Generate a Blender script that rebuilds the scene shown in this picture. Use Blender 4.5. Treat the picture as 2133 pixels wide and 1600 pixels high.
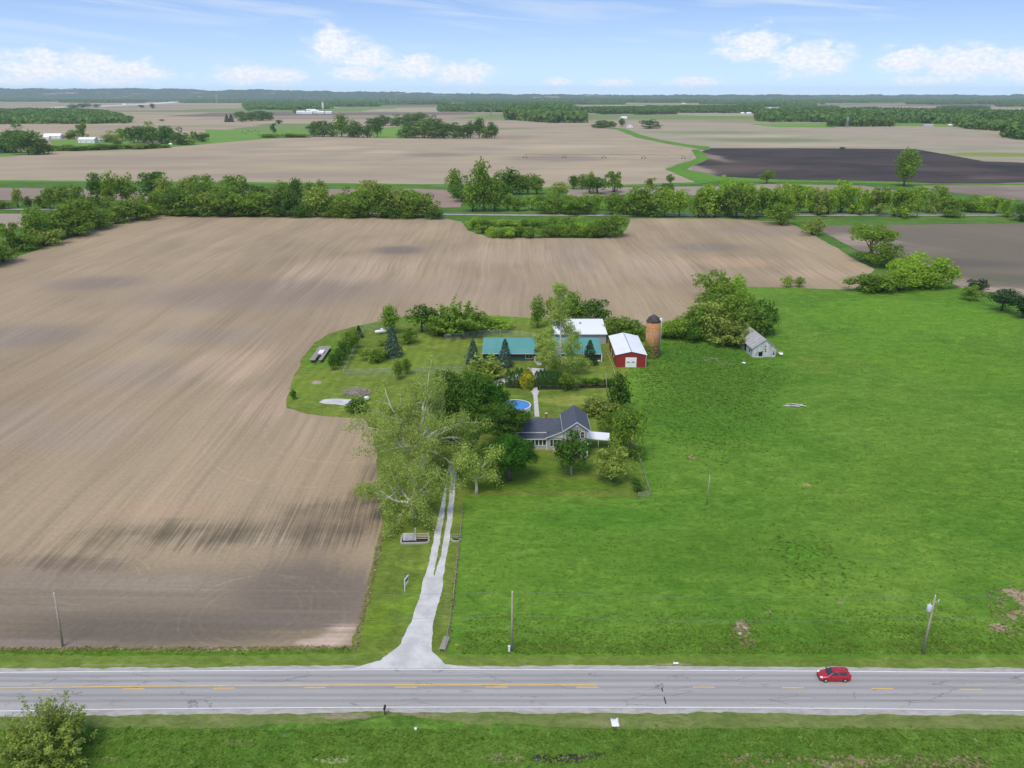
import bpy, math, random
import numpy as np
from mathutils import Vector, Matrix
for o in list(bpy.data.objects): bpy.data.objects.remove(o)
S = bpy.context.scene
C = S.collection
rad = math.radians
RS = np.random.RandomState(7)
random.seed(7)

# ---------------------------------------------------------------- camera
FPX = 1750.0; PITCH = math.atan(602/1750.0); HC = 76.15
cd = bpy.data.cameras.new('camera'); cam = bpy.data.objects.new('camera', cd); C.objects.link(cam)
cd.sensor_width = 36; cd.lens = 36*FPX/2133; cd.clip_start = 1; cd.clip_end = 120000
cam.location = (0, 0, HC); cam.rotation_euler = (math.pi/2-PITCH, 0, 0); S.camera = cam
# ---------------------------------------------------------------- sun, sky, exposure
SUN_EL, SUN_AZ = 60, 205            # azimuth clockwise from +Y: behind the viewer and a little to the left
sd = bpy.data.lights.new('sun', 'SUN'); sd.energy = 2.3; sd.angle = rad(24); sd.color = (1, .90, .76)
sun = bpy.data.objects.new('sun', sd); C.objects.link(sun)
sv = Vector((math.sin(rad(SUN_AZ))*math.cos(rad(SUN_EL)), math.cos(rad(SUN_AZ))*math.cos(rad(SUN_EL)), math.sin(rad(SUN_EL))))
sun.rotation_euler = sv.to_track_quat('Z', 'Y').to_euler()
S.view_settings.view_transform = 'Standard'; S.view_settings.look = 'None'
S.view_settings.gamma = 1; S.view_settings.exposure = 0.25
S.render.engine = 'CYCLES'
S.cycles.use_denoising = True
S.cycles.max_bounces = 6; S.cycles.diffuse_bounces = 3; S.cycles.transparent_max_bounces = 8
S.cycles.volume_bounces = 1
HAZE = 3.3e-5

# ================================================================ node helper
class NT:
    def __init__(s, tree): s.t = tree; s.t.nodes.clear()
    def n(s, k, **kw):
        d = s.t.nodes.new(k)
        for a, b in kw.items(): setattr(d, a, b)
        return d
    def put(s, sock, v):
        if isinstance(v, bpy.types.NodeSocket): s.t.links.new(v, sock)
        elif v is not None:
            if isinstance(v, (tuple, list)) and len(v) == 3 and sock.type == 'RGBA': v = (*v, 1)
            sock.default_value = v
    def m(s, op, a, b=None, c=None, clamp=False):
        d = s.n('ShaderNodeMath', operation=op, use_clamp=clamp)
        for i, v in enumerate((a, b, c)):
            if v is not None: s.put(d.inputs[i], v)
        return d.outputs[0]
    def v(s, op, a, b=None, c=None):
        d = s.n('ShaderNodeVectorMath', operation=op); s.put(d.inputs[0], a)
        if b is not None: s.put(d.inputs[1], b)
        if c is not None: s.put(d.inputs[2], c)
        return d.outputs['Value'] if op in ('LENGTH', 'DOT_PRODUCT', 'DISTANCE') else d.outputs[0]
    def noise(s, vec, scale=1, detail=3, rough=.5, dist=0, color=False):
        d = s.n('ShaderNodeTexNoise'); s.put(d.inputs['Vector'], vec); s.put(d.inputs['Scale'], scale)
        s.put(d.inputs['Detail'], detail); s.put(d.inputs['Roughness'], rough); s.put(d.inputs['Distortion'], dist)
        return d.outputs[1 if color else 0]
    def mr(s, v, a, b, c=0., d=1., smooth=True):
        r = s.n('ShaderNodeMapRange', interpolation_type='SMOOTHSTEP' if smooth else 'LINEAR')
        for i, x in enumerate((v, a, b, c, d)): s.put(r.inputs[i], x)
        return r.outputs[0]
    def mix(s, f, a, b, mode='MIX'):
        d = s.n('ShaderNodeMix', data_type='RGBA', blend_type=mode)
        s.put(d.inputs[0], f); s.put(d.inputs[6], a); s.put(d.inputs[7], b); return d.outputs[2]
    def pos(s): return s.n('ShaderNodeNewGeometry').outputs['Position']
    def mul(s, vec, k): return s.v('MULTIPLY', vec, k)
    def blob(s, p, cx, cy, rx, ry, rot=0, soft=.55):
        """soft ellipse on the ground, 1 in the middle"""
        q = s.v('SUBTRACT', p, (cx, cy, 0))
        r = s.n('ShaderNodeVectorRotate', rotation_type='Z_AXIS'); s.put(r.inputs['Vector'], q); r.inputs['Angle'].default_value = -rad(rot)
        l = s.v('LENGTH', s.v('MULTIPLY', r.outputs[0], (1/rx, 1/ry, 0)))
        return s.mr(l, 1-soft, 1+soft*.3, 1, 0)
    def out(s, sh): o = s.n('ShaderNodeOutputMaterial'); s.t.links.new(sh, o.inputs[0]); return o
    def bsdf(s, col, rough=.9, spec=.2, metal=0., bump=None, bs=.3, bd=.1):
        d = s.n('ShaderNodeBsdfPrincipled'); s.put(d.inputs['Base Color'], col); s.put(d.inputs['Roughness'], rough)
        s.put(d.inputs['Specular IOR Level'], spec); s.put(d.inputs['Metallic'], metal)
        if bump is not None:
            b = s.n('ShaderNodeBump'); s.put(b.inputs['Height'], bump); b.inputs['Strength'].default_value = bs; b.inputs['Distance'].default_value = bd
            s.t.links.new(b.outputs[0], d.inputs['Normal'])
        return d.outputs[0]
def newmat(name):
    m = bpy.data.materials.new(name); m.use_nodes = True; return m, NT(m.node_tree)

# ================================================================ world
w = bpy.data.worlds.new('World'); S.world = w; w.use_nodes = True
N = NT(w.node_tree)
tc = N.n('ShaderNodeTexCoord').outputs['Generated']
sep = N.n('ShaderNodeSeparateXYZ'); N.put(sep.inputs[0], tc)
X, Y, Z = sep.outputs
sky = N.n('ShaderNodeTexSky', sky_type='NISHITA'); sky.sun_disc = False
sky.sun_elevation = rad(SUN_EL); sky.sun_rotation = rad(SUN_AZ); sky.altitude = 200; sky.air_density = 1.0; sky.dust_density = .6; sky.ozone_density = 2.5
cz = N.n('ShaderNodeCombineXYZ'); N.put(cz.inputs[0], X); N.put(cz.inputs[1], Y); N.put(cz.inputs[2], N.m('ADD', N.m('MULTIPLY', N.m('MAXIMUM', Z, 0.), 2.6), .10))
N.put(sky.inputs[0], N.v('NORMALIZE', cz.outputs[0]))
az = N.m('MULTIPLY', N.m('ARCTAN2', X, Y), 57.2958)          # degrees, + to the east
el = N.m('MULTIPLY', N.m('ARCSINE', Z), 57.2958)
ce = N.n('ShaderNodeCombineXYZ'); N.put(ce.inputs[0], az); N.put(ce.inputs[1], el)
P2 = ce.outputs[0]
def sky_blob(a, e, ra, re, rot=0):
    q = N.v('SUBTRACT', P2, (a, e, 0)); r = N.n('ShaderNodeVectorRotate', rotation_type='Z_AXIS'); N.put(r.inputs['Vector'], q); r.inputs['Angle'].default_value = -rad(rot)
    return N.mr(N.v('LENGTH', N.v('MULTIPLY', r.outputs[0], (1/ra, 1/re, 0))), 0, 1.25, 1, 0)
def px_dir(px, py):
    x = (px-1066.5)/FPX; y = (800-py)/FPX; c, s_ = math.cos(PITCH), math.sin(PITCH)
    v_ = Vector((x, c+y*s_, -s_+y*c)).normalized(); return math.degrees(math.atan2(v_.x, v_.y)), math.degrees(math.asin(v_.z))
# heaped clouds: (px, py, half width px, half height px)
heaps = [(75,138,75,24),(185,142,80,24),(265,152,85,18),(560,158,75,15),(500,160,60,14),(700,98,65,28),(760,122,70,18),(860,140,75,18),(965,155,70,20),(745,152,55,14),
         (1570,95,75,24),(1680,122,80,24),(1740,132,40,15),(1890,125,60,20),(2010,132,90,24),(2110,140,60,26),(1930,168,70,8),(1440,172,60,8),(1275,172,45,7),(40,168,40,8),(1160,172,40,7),(230,168,60,8),
         (-200,130,160,30),(-500,140,140,24),(2350,130,180,30),(2650,150,150,24)]
cov = None
for px, py, rx, ry in heaps:
    a, e = px_dir(px, py); b = sky_blob(a, e, rx/FPX*57.3*1.45, ry/FPX*57.3*1.9)
    cov = b if cov is None else N.m('MAXIMUM', cov, b)
puff = N.noise(N.mul(P2, (1, 2.0, 1)), .75, 6, .54, .35)
puff2 = N.noise(N.mul(P2, (1, 1.6, 1)), 3.1, 4, .6)
dens = N.m('ADD', N.m('MULTIPLY', cov, .62), N.m('SUBTRACT', N.m('ADD', N.m('MULTIPLY', puff, .9), N.m('MULTIPLY', puff2, .15)), .525))
heap = N.m('MULTIPLY', N.mr(dens, .17, .60), N.mr(el, -.2, 1.2, .35, .86))
# thin high cirrus: long bands
rr = N.n('ShaderNodeVectorRotate', rotation_type='Z_AXIS'); N.put(rr.inputs['Vector'], P2); rr.inputs['Angle'].default_value = rad(5)
ci = N.noise(N.mul(rr.outputs[0], (.05, .85, 1)), 1.0, 5, .55, .6)
veil = N.m('MULTIPLY', N.mr(ci, .36, .70), .62)
for px, py, rx, ry, rot in ((1420,70,160,30,-6),(330,38,420,22,-3),(1150,30,230,26,-8),(1330,85,200,16,-4),(480,75,80,14,-8),(700,85,200,10,-3),(1700,40,300,14,-2)):
    a, e = px_dir(px, py)
    veil = N.m('MAXIMUM', veil, N.m('MULTIPLY', N.m('MULTIPLY', sky_blob(a, e, rx/FPX*57.3, ry/FPX*57.3, rot), N.mr(ci, .2, .7, .45, 1)), .62))
veil = N.m('MAXIMUM', veil, N.mr(el, 0, 6.5, .62, .12, False))
KC = 8.1
skyc = N.mix(1., sky.outputs[0], (1.50, 1.72, 1.92), 'MULTIPLY')
skyc = N.mix(veil, skyc, (KC*.80, KC*.90, KC*1.02))
cl = N.mix(N.mr(puff2, .3, .7), (KC*.90, KC*.94, KC*1.03), (KC*1.12, KC*1.10, KC*1.12))
skyc = N.mix(heap, skyc, cl)
bg = N.n('ShaderNodeBackground'); N.put(bg.inputs[0], skyc); bg.inputs[1].default_value = .10
wo = N.n('ShaderNodeOutputWorld'); w.node_tree.links.new(bg.outputs[0], wo.inputs[0])

# ================================================================ projection: where a point of the photograph stands on the ground
_c, _s = math.cos(PITCH), math.sin(PITCH)
def ray(px, py):
    x = (px-1066.5)/FPX; y = (800-py)/FPX; return (x, _c+y*_s, -_s+y*_c)
def at(px, py, z=0.):
    r = ray(px, py); t = (z-HC)/r[2]; return Vector((t*r[0], t*r[1], z))
def hgt(px, yb, yt):
    g = at(px, yb); r = ray(px, yt); return HC+g.y/r[1]*r[2]
def scl(px, py):
    g = at(px, py); return FPX/(g.y*_c+HC*_s)

# ================================================================ objects
def tag(o, label=None, cat=None, group=None, kind=None):
    for k, v_ in (('label', label), ('category', cat), ('group', group), ('kind', kind)):
        if v_: o[k] = v_
    return o
def empty(name, loc, rz=0, label=None, cat=None, group=None, kind=None):
    o = bpy.data.objects.new(name, None); C.objects.link(o); o.location = loc; o.rotation_euler.z = rz; o.empty_display_size = .3
    return tag(o, label, cat, group, kind)
class MB:
    def __init__(s): s.v = []; s.f = []; s.sm = []
    def add(s, vs, fs, smooth=False):
        b = len(s.v); s.v += [tuple(p) for p in vs]; s.f += [tuple(b+i for i in f) for f in fs]; s.sm += [smooth]*len(fs); return s
    def box(s, x0, y0, z0, x1, y1, z1):
        return s.add([(x0,y0,z0),(x1,y0,z0),(x1,y1,z0),(x0,y1,z0),(x0,y0,z1),(x1,y0,z1),(x1,y1,z1),(x0,y1,z1)],
                     [(0,3,2,1),(4,5,6,7),(0,1,5,4),(1,2,6,5),(2,3,7,6),(3,0,4,7)])
    def rbox(s, c, sz, rz=0, ry=0):
        m = Matrix.Rotation(rz, 3, 'Z') @ Matrix.Rotation(ry, 3, 'Y'); h = Vector(sz)/2; c = Vector(c)
        vs = [c+m @ Vector((sx*h.x, sy*h.y, sz_*h.z)) for sz_ in (-1, 1) for sx, sy in ((-1,-1),(1,-1),(1,1),(-1,1))]
        return s.add(vs, [(0,3,2,1),(4,5,6,7),(0,1,5,4),(1,2,6,5),(2,3,7,6),(3,0,4,7)])
    def prism(s, poly, d):
        """poly: 3-D outline; d: extrusion vector"""
        n = len(poly); d = Vector(d); a = [Vector(p) for p in poly]
        return s.add(a+[p+d for p in a], [tuple(range(n))[::-1], tuple(range(n, 2*n))]+[(i, (i+1) % n, n+(i+1) % n, n+i) for i in range(n)])
    def tube(s, pts, r, n=6, cap=True):
        pts = [Vector(p) for p in pts]; rs = r if isinstance(r, (list, tuple)) else [r]*len(pts)
        vs = []; fs = []; prev = None
        for i, p in enumerate(pts):
            t = (pts[min(i+1, len(pts)-1)]-pts[max(i-1, 0)]).normalized()
            if prev is None: u = t.orthogonal().normalized()
            else:
                u = prev-t*prev.dot(t); u = u.normalized() if u.length > 1e-6 else t.orthogonal().normalized()
            prev = u; v_ = t.cross(u)
            for k in range(n):
                a = 2*math.pi*k/n; vs.append(p+(u*math.cos(a)+v_*math.sin(a))*rs[i])
        for i in range(len(pts)-1):
            for k in range(n): fs.append((i*n+k, i*n+(k+1) % n, (i+1)*n+(k+1) % n, (i+1)*n+k))
        if cap: fs += [tuple(range(n))[::-1], tuple((len(pts)-1)*n+k for k in range(n))]
        return s.add(vs, fs, True)
    def lathe(s, prof, n=24, c=(0, 0), smooth=True, cap=True):
        vs = [(c[0]+r*math.cos(2*math.pi*k/n), c[1]+r*math.sin(2*math.pi*k/n), z) for r, z in prof for k in range(n)]; L = len(prof)
        fs = [(i*n+k, i*n+(k+1) % n, (i+1)*n+(k+1) % n, (i+1)*n+k) for i in range(L-1) for k in range(n)]
        if cap: fs += [tuple(range(n))[::-1], tuple((L-1)*n+k for k in range(n))]
        return s.add(vs, fs, smooth)
    def mesh(s, name):
        me = bpy.data.meshes.new(name); me.from_pydata(s.v, [], s.f); me.polygons.foreach_set('use_smooth', s.sm); me.update(); return me
    def build(s, name, mat, parent=None, loc=(0, 0, 0), rz=0):
        o = bpy.data.objects.new(name, s.mesh(name)); C.objects.link(o); o.data.materials.append(mat); o.location = loc; o.rotation_euler.z = rz
        if parent: o.parent = parent
        return o
def copy_tree(o, parent=None):
    c = o.copy(); C.objects.link(c); c.parent = parent
    for ch in o.children: copy_tree(ch, c)
    return c
def quads_mesh(name, co, mat=None, nper=4):
    """co: (n, nper, 3) -> one mesh of loose faces"""
    n = len(co); me = bpy.data.meshes.new(name)
    me.vertices.add(n*nper); me.vertices.foreach_set('co', np.ascontiguousarray(co, dtype=np.float32).ravel())
    me.loops.add(n*nper); me.loops.foreach_set('vertex_index', np.arange(n*nper, dtype=np.int32))
    me.polygons.add(n); me.polygons.foreach_set('loop_start', np.arange(n, dtype=np.int32)*nper)
    me.update(calc_edges=True); me.validate()
    if mat: me.materials.append(mat)
    return me

# ================================================================ materials
def plain(name, col, rough=.7, spec=.3, metal=0., var=.12, sc=1.5, stretch=(1, 1, 1), bump=0., dirt=None, bd=.02):
    """painted / weathered surface: patchy value variation, optional second colour in spots"""
    m, n = newmat(name); p = n.mul(n.n('ShaderNodeTexCoord').outputs['Object'], stretch)
    f = n.noise(p, sc, 5, .6); g = n.noise(p, sc*7, 3, .6)
    k = n.m('ADD', n.mr(f, .25, .75, 1-var, 1+var), n.mr(g, .2, .8, -var*.5, var*.5))
    cc = n.v('SCALE', tuple(col)); n.put(cc.node.inputs['Scale'], k)
    if dirt:
        cc = n.mix(n.m('MULTIPLY', n.mr(n.noise(p, sc*1.7, 6, .65), .52, .72), dirt[1]), cc, dirt[0])
    n.out(n.bsdf(cc, rough, spec, metal, g if bump else None, bump, bd)); return m
def siding(name, col, step, axis=2, dark=.75, width=.12, rough=.7, spec=.3, metal=0, var=.08, dirt=None):
    """boards or ribs: repeating groove along one axis of the object"""
    m, n = newmat(name); p = n.n('ShaderNodeTexCoord').outputs['Object']; sp = n.n('ShaderNodeSeparateXYZ'); n.put(sp.inputs[0], p)
    fr = n.m('FRACT', n.m('MULTIPLY', sp.outputs[axis], 1/step))
    gr = n.mr(fr, 0, width, dark, 1)
    pid = n.m('FLOOR', n.m('MULTIPLY', sp.outputs[axis], 1/step)); wn = n.n('ShaderNodeTexWhiteNoise', noise_dimensions='1D'); n.put(wn.inputs['W'], pid)
    k = n.m('MULTIPLY', gr, n.m('ADD', n.mr(wn.outputs[0], 0, 1, 1-var, 1+var, False), n.mr(n.noise(p, 1.3, 5, .6), .3, .7, -var, var)))
    cc = n.v('SCALE', tuple(col)); n.put(cc.node.inputs['Scale'], k)
    if dirt: cc = n.mix(n.m('MULTIPLY', n.mr(n.noise(n.mul(p, dirt[2]), 1, 6, .65), .48, .7), dirt[1]), cc, dirt[0])
    n.out(n.bsdf(cc, rough, spec, metal, fr, .15, .03)); return m
MAT = {}
MAT['glass'] = plain('window_glass', (.03, .04, .05), .12, .6, var=.3)
MAT['white'] = plain('white_trim', (.74, .74, .72), .5, var=.05)
MAT['vinyl'] = siding('grey_vinyl_siding', (.38, .365, .34), .2, 2, .78, .12, var=.03)
MAT['shingle'] = plain('slate_grey_shingles', (.085, .095, .12), .85, .15, var=.28, sc=2.5, stretch=(1, 1, 3), bump=.3)
MAT['brick'] = plain('chimney_brick', (.25, .15, .11), .9, .1, var=.25, sc=6)
MAT['conc'] = plain('pale_concrete', (.5, .49, .46), .9, .1, var=.12, sc=.9)
MAT['whitemetal'] = siding('white_ribbed_metal', (.82, .83, .84), .9, 0, .9, .06, .38, .5, var=.015)
MAT['whitemetal_y'] = siding('white_ribbed_metal_roof', (.80, .81, .83), .9, 1, .9, .06, .38, .5, var=.015, dirt=((.55, .56, .56), .35, (.3, .3, .3)))
MAT['greymetal'] = siding('galvanised_ribbed_wall', (.40, .41, .42), .6, 0, .75, .12, .5, .4, var=.06, dirt=((.22, .21, .2), .5, (.6, .6, .2)))
MAT['teal'] = siding('teal_ribbed_metal_roof', (.085, .27, .235), .75, 0, .85, .07, .42, .4, var=.03, dirt=((.12, .3, .27), .5, (.2, .2, .2)))
MAT['tealwall'] = siding('dark_teal_siding', (.055, .10, .11), .3, 2, .8, .12)
MAT['red'] = siding('barn_red_ribbed_metal', (.28, .028, .022), .7, 0, .8, .08, .5, .4, var=.06, dirt=((.20, .035, .03), .6, (.5, .5, .2)))
MAT['red_y'] = siding('barn_red_ribbed_metal_long_side', (.25, .027, .022), .7, 1, .8, .08, .5, .4, var=.06)
MAT['oldboard'] = siding('weathered_white_boards', (.55, .54, .52), .28, 0, .6, .1, .9, .1, var=.14, dirt=((.25, .22, .19), .8, (1.2, 1.2, .35)))
MAT['oldboard_y'] = siding('weathered_white_side_boards', (.50, .49, .47), .28, 1, .6, .1, .9, .1, var=.14, dirt=((.22, .2, .17), .8, (1.2, 1.2, .35)))
MAT['oldroof'] = siding('streaked_tin_roof', (.40, .385, .37), .62, 1, .72, .1, .55, .3, var=.16, dirt=((.27, .19, .145), .75, (.25, 1.4, .25)))
MAT['dark'] = plain('dark_opening', (.012, .012, .013), .9, .1)
MAT['wood'] = plain('weathered_wood', (.30, .27, .23), .9, .1, var=.25, sc=3, stretch=(4, 4, .6), bump=.3)
MAT['polewood'] = plain('grey_pole_wood', (.36, .31, .24), .9, .1, var=.22, sc=2, stretch=(5, 5, .5), dirt=((.16, .12, .09), .5))
MAT['palewood'] = plain('pale_cut_timber', (.50, .43, .30), .85, .15, var=.15, sc=3)
MAT['galv'] = plain('galvanised_steel', (.45, .46, .46), .45, .5, .5, var=.12, sc=4)
MAT['black'] = plain('black_plastic', (.02, .02, .022), .5, .4, var=.1)
MAT['rubber'] = plain('tyre_rubber', (.018, .018, .018), .85, .2, var=.15)
MAT['carred'] = plain('red_car_paint', (.40, .012, .022), .22, .6, 0, var=.04, sc=1)
MAT['alloy'] = plain('alloy_wheel', (.55, .56, .58), .3, .6, .7)
MAT['lamp'] = plain('headlight_lens', (.85, .86, .88), .15, .6)
MAT['taillamp'] = plain('tail_light_lens', (.30, .02, .02), .2, .6)
MAT['orange'] = plain('faded_orange_plastic', (.5, .27, .04), .6)
MAT['stone'] = plain('edging_stone', (.42, .39, .34), .95, .1, var=.25, sc=4, bump=.4)
MAT['mulch'] = plain('dark_mulch', (.045, .035, .028), .95, .05, var=.4, sc=6, bump=.5)
MAT['bark'] = plain('grey_brown_bark', (.16, .13, .10), .95, .08, var=.3, sc=3, stretch=(3, 3, .6), bump=.4)
MAT['palebark'] = plain('pale_sycamore_bark', (.62, .59, .49), .9, .1, var=.28, sc=1.2, stretch=(1, 1, .5), dirt=((.22, .19, .14), .6))
MAT['yellow'] = plain('yellow_sign', (.62, .5, .05), .6)
m, n = newmat('silo_tile'); p = n.n('ShaderNodeTexCoord').outputs['Object']; sp = n.n('ShaderNodeSeparateXYZ'); n.put(sp.inputs[0], p)
ang = n.m('MULTIPLY', n.m('ARCTAN2', sp.outputs[1], sp.outputs[0]), 2.2*1.0)
cb = n.n('ShaderNodeCombineXYZ'); n.put(cb.inputs[0], ang); n.put(cb.inputs[1], sp.outputs[2])
bt = n.n('ShaderNodeTexBrick'); n.put(bt.inputs['Vector'], cb.outputs[0]); bt.inputs['Scale'].default_value = 1.0
bt.inputs['Brick Width'].default_value = .6; bt.inputs['Row Height'].default_value = .3; bt.inputs['Mortar Size'].default_value = .02
n.put(bt.inputs['Color1'], (.44, .155, .035)); n.put(bt.inputs['Color2'], (.24, .085, .028)); n.put(bt.inputs['Mortar'], (.36, .25, .15)); bt.inputs['Bias'].default_value = -.1
cc = n.mix(n.mr(n.noise(n.mul(cb.outputs[0], (2.2, 4.2, 1)), 1.0, 3, .7), .48, .60, 0, .9), bt.outputs[0], (.60, .34, .12))
cc = n.mix(n.m('MULTIPLY', n.mr(n.noise(p, .45, 4, .6), .5, .65), .5), cc, (.42, .27, .2))
n.out(n.bsdf(cc, .8, .25, 0, bt.outputs['Fac'], .4, .03)); MAT['tile'] = m
m, n = newmat('pool_water'); p = n.n('ShaderNodeTexCoord').outputs['Object']
n.out(n.bsdf(n.mix(n.mr(n.noise(p, 1.2, 3, .6), .3, .7), (.03, .20, .52), (.05, .28, .62)), .15, .5, 0, n.noise(p, 3, 3), .2, .05)); MAT['pool'] = m

# ---- foliage: leaf faces, light through the leaf, hue shifts by clump, by leaf and by tree
def leaf(name, col, col2, trans=.35, var=.30):
    m, n = newmat(name); g = n.n('ShaderNodeNewGeometry'); oi = n.n('ShaderNodeObjectInfo')
    p = g.outputs['Position']
    c1 = n.mix(n.mr(n.noise(p, .55, 3, .6), .35, .65), col, col2)
    k = n.m('ADD', n.mr(g.outputs['Random Per Island'], 0, 1, 1-var, 1+var, False), n.mr(oi.outputs['Random'], 0, 1, -.14, .14, False))
    cc = n.v('SCALE', c1); n.put(cc.node.inputs['Scale'], k)
    d = n.bsdf(cc, .75, .12); t = n.n('ShaderNodeBsdfTranslucent'); n.put(t.inputs[0], n.mix(1., cc, (1.25, 1.25, .6), 'MULTIPLY'))
    mx = n.n('ShaderNodeMixShader'); mx.inputs[0].default_value = trans; m.node_tree.links.new(d, mx.inputs[1]); m.node_tree.links.new(t.outputs[0], mx.inputs[2])
    n.out(mx.outputs[0]); return m
LF = {
 'dark':   leaf('deep_green_leaves', (.070, .155, .020), (.115, .22, .030)),
 'maple':  leaf('bright_maple_leaves', (.048, .155, .014), (.085, .225, .024)),
 'mid':    leaf('mid_green_leaves', (.165, .265, .035), (.225, .34, .05), .45),
 'lime':   leaf('lime_green_leaves', (.26, .40, .042), (.34, .48, .065), .45),
 'spring': leaf('yellow_green_spring_leaves', (.24, .33, .055), (.33, .41, .09)),
 'olive':  leaf('olive_green_leaves', (.23, .30, .055), (.31, .385, .08)),
 'syc':    leaf('pale_sycamore_leaves', (.29, .385, .075), (.41, .50, .13), .4, .3),
 'spruce': leaf('blue_green_needles', (.050, .095, .060), (.085, .14, .095), .1),
 'pine':   leaf('dark_pine_needles', (.022, .060, .020), (.042, .085, .026), .1),
 'gold':   leaf('golden_yellow_leaves', (.50, .45, .02), (.20, .27, .03), .3),
 'arbor':  leaf('arborvitae_leaves', (.040, .10, .022), (.065, .14, .028), .15),
 'far':    leaf('distant_wood_leaves', (.080, .16, .028), (.135, .235, .045), .25, .3),
 'grass':  leaf('grass_blades', (.13, .235, .028), (.19, .30, .045), .45, .18),
 'dry':    leaf('dry_grass_blades', (.30, .27, .12), (.40, .35, .18), .4, .2),
 'weed':   leaf('broad_weed_leaves', (.105, .225, .026), (.17, .30, .045), .45, .22),
}
# ================================================================ ground
def soil(name, a, b, blobs=(), head=None, rows=.55, amp=.16, ang=0, rings=(), comb=()):
    """tilled soil: rows running away to the north (turned by ang), a cross-worked headland south of y = head; blobs = wet or dry patches"""
    m, n = newmat(name); p = n.pos()
    r = n.n('ShaderNodeVectorRotate', rotation_type='Z_AXIS'); n.put(r.inputs['Vector'], p); r.inputs['Angle'].default_value = rad(ang)
    w_ = n.v('SUBTRACT', n.noise(n.mul(p, (.006, .006, 0)), 1, 2, color=True), (.5, .5, .5))
    q = n.v('ADD', r.outputs[0], n.v('MULTIPLY', w_, (15, 10, 0)))
    ya = n.m('ADD', n.m('ADD', n.m('MULTIPLY', n.noise(n.mul(q, (rows*1.1, .012, 0)), 1, 3, .65), .5), n.m('MULTIPLY', n.noise(n.mul(q, (rows*.16, .006, 0)), 1, 4, .6), .55)), n.m('MULTIPLY', n.noise(n.mul(q, (rows*3.4, .03, 0)), 1, 2, .5), .25))
    s = ya
    if head:
        xa = n.m('ADD', n.m('MULTIPLY', n.noise(n.mul(q, (.012, .9, 0)), 1, 3, .6), .55), n.m('MULTIPLY', n.noise(n.mul(q, (.006, .22, 0)), 1, 3, .6), .75))
        sp = n.n('ShaderNodeSeparateXYZ'); n.put(sp.inputs[0], p)
        hf = n.mr(n.m('ADD', sp.outputs[1], n.mr(n.noise(n.mul(p, (.5, .05, 0)), 1, 2), .3, .7, -4, 4)), head-2, head+2, 0, 1)
        mm = n.n('ShaderNodeMix'); n.put(mm.inputs[0], hf); n.put(mm.inputs[2], xa); n.put(mm.inputs[3], ya); s = mm.outputs[0]
    base = n.mix(n.mr(n.m('ADD', n.m('MULTIPLY', n.noise(n.mul(q, (.016, .009, 0)), 1, 5, .6), .75), n.m('MULTIPLY', s, .2)), .36, .66), a, b)
    for cx, cy, rx, ry, ro, col, k in blobs:
        f = n.blob(p, cx, cy, rx, ry, ro, .75)
        f = n.m('MULTIPLY', n.mr(n.m('ADD', f, n.m('MULTIPLY', n.m('SUBTRACT', s, .65), 2.6)), -.05, 1.05), k)
        base = n.mix(n.m('MULTIPLY', f, n.mr(n.blob(p, cx, cy, rx*1.4, ry*1.4, ro, .6), 0, .5)), base, col)
    for cx, cy, rx, ry, ro, col, k in comb:                       # wet soil drawn out along the rows
        f = n.blob(p, cx, cy, rx, ry, ro, .8); cmb = n.noise(n.mul(q, (2.1, .035, 0)), 1, 3, .7)
        f = n.m('MULTIPLY', n.mr(n.m('ADD', n.m('ADD', n.m('MULTIPLY', f, .8), n.m('MULTIPLY', n.m('SUBTRACT', cmb, .5), 2.3)), n.m('MULTIPLY', n.m('SUBTRACT', n.noise(n.mul(p, (.10, .10, 0)), 1, 4), .5), 1.8)), 0, 1.3), k)
        base = n.mix(n.m('MULTIPLY', f, n.mr(n.blob(p, cx, cy, rx*1.2, ry*1.2, ro, .5), 0, .4)), base, col)
    k = n.mr(s, .35, .95, 1-amp, 1+amp, False)
    for cx, cy, rr_, wd in rings:                                 # wheel tracks left by turning machines
        d = n.v('LENGTH', n.v('MULTIPLY', n.v('SUBTRACT', n.v('ADD', p, n.v('MULTIPLY', w_, (5, 5, 0))), (cx, cy, 0)), (1, 1, 0)))
        t = n.mr(n.m('ABSOLUTE', n.m('SUBTRACT', d, rr_)), 0, wd, .16, 0)
        k = n.m('ADD', k, n.m('MULTIPLY', t, n.mr(n.noise(n.mul(p, (.3, .3, 0)), 1, 2), .40, .6)))
    fine = n.noise(p, 1.1, 5, .75)
    k = n.m('ADD', k, n.mr(fine, .3, .7, -.09, .09))
    cc = n.v('SCALE', base); n.put(cc.node.inputs['Scale'], k)
    n.out(n.bsdf(cc, .95, .08, 0, n.m('ADD', s, n.m('MULTIPLY', fine, .3)), .5, .12)); return m
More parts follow.
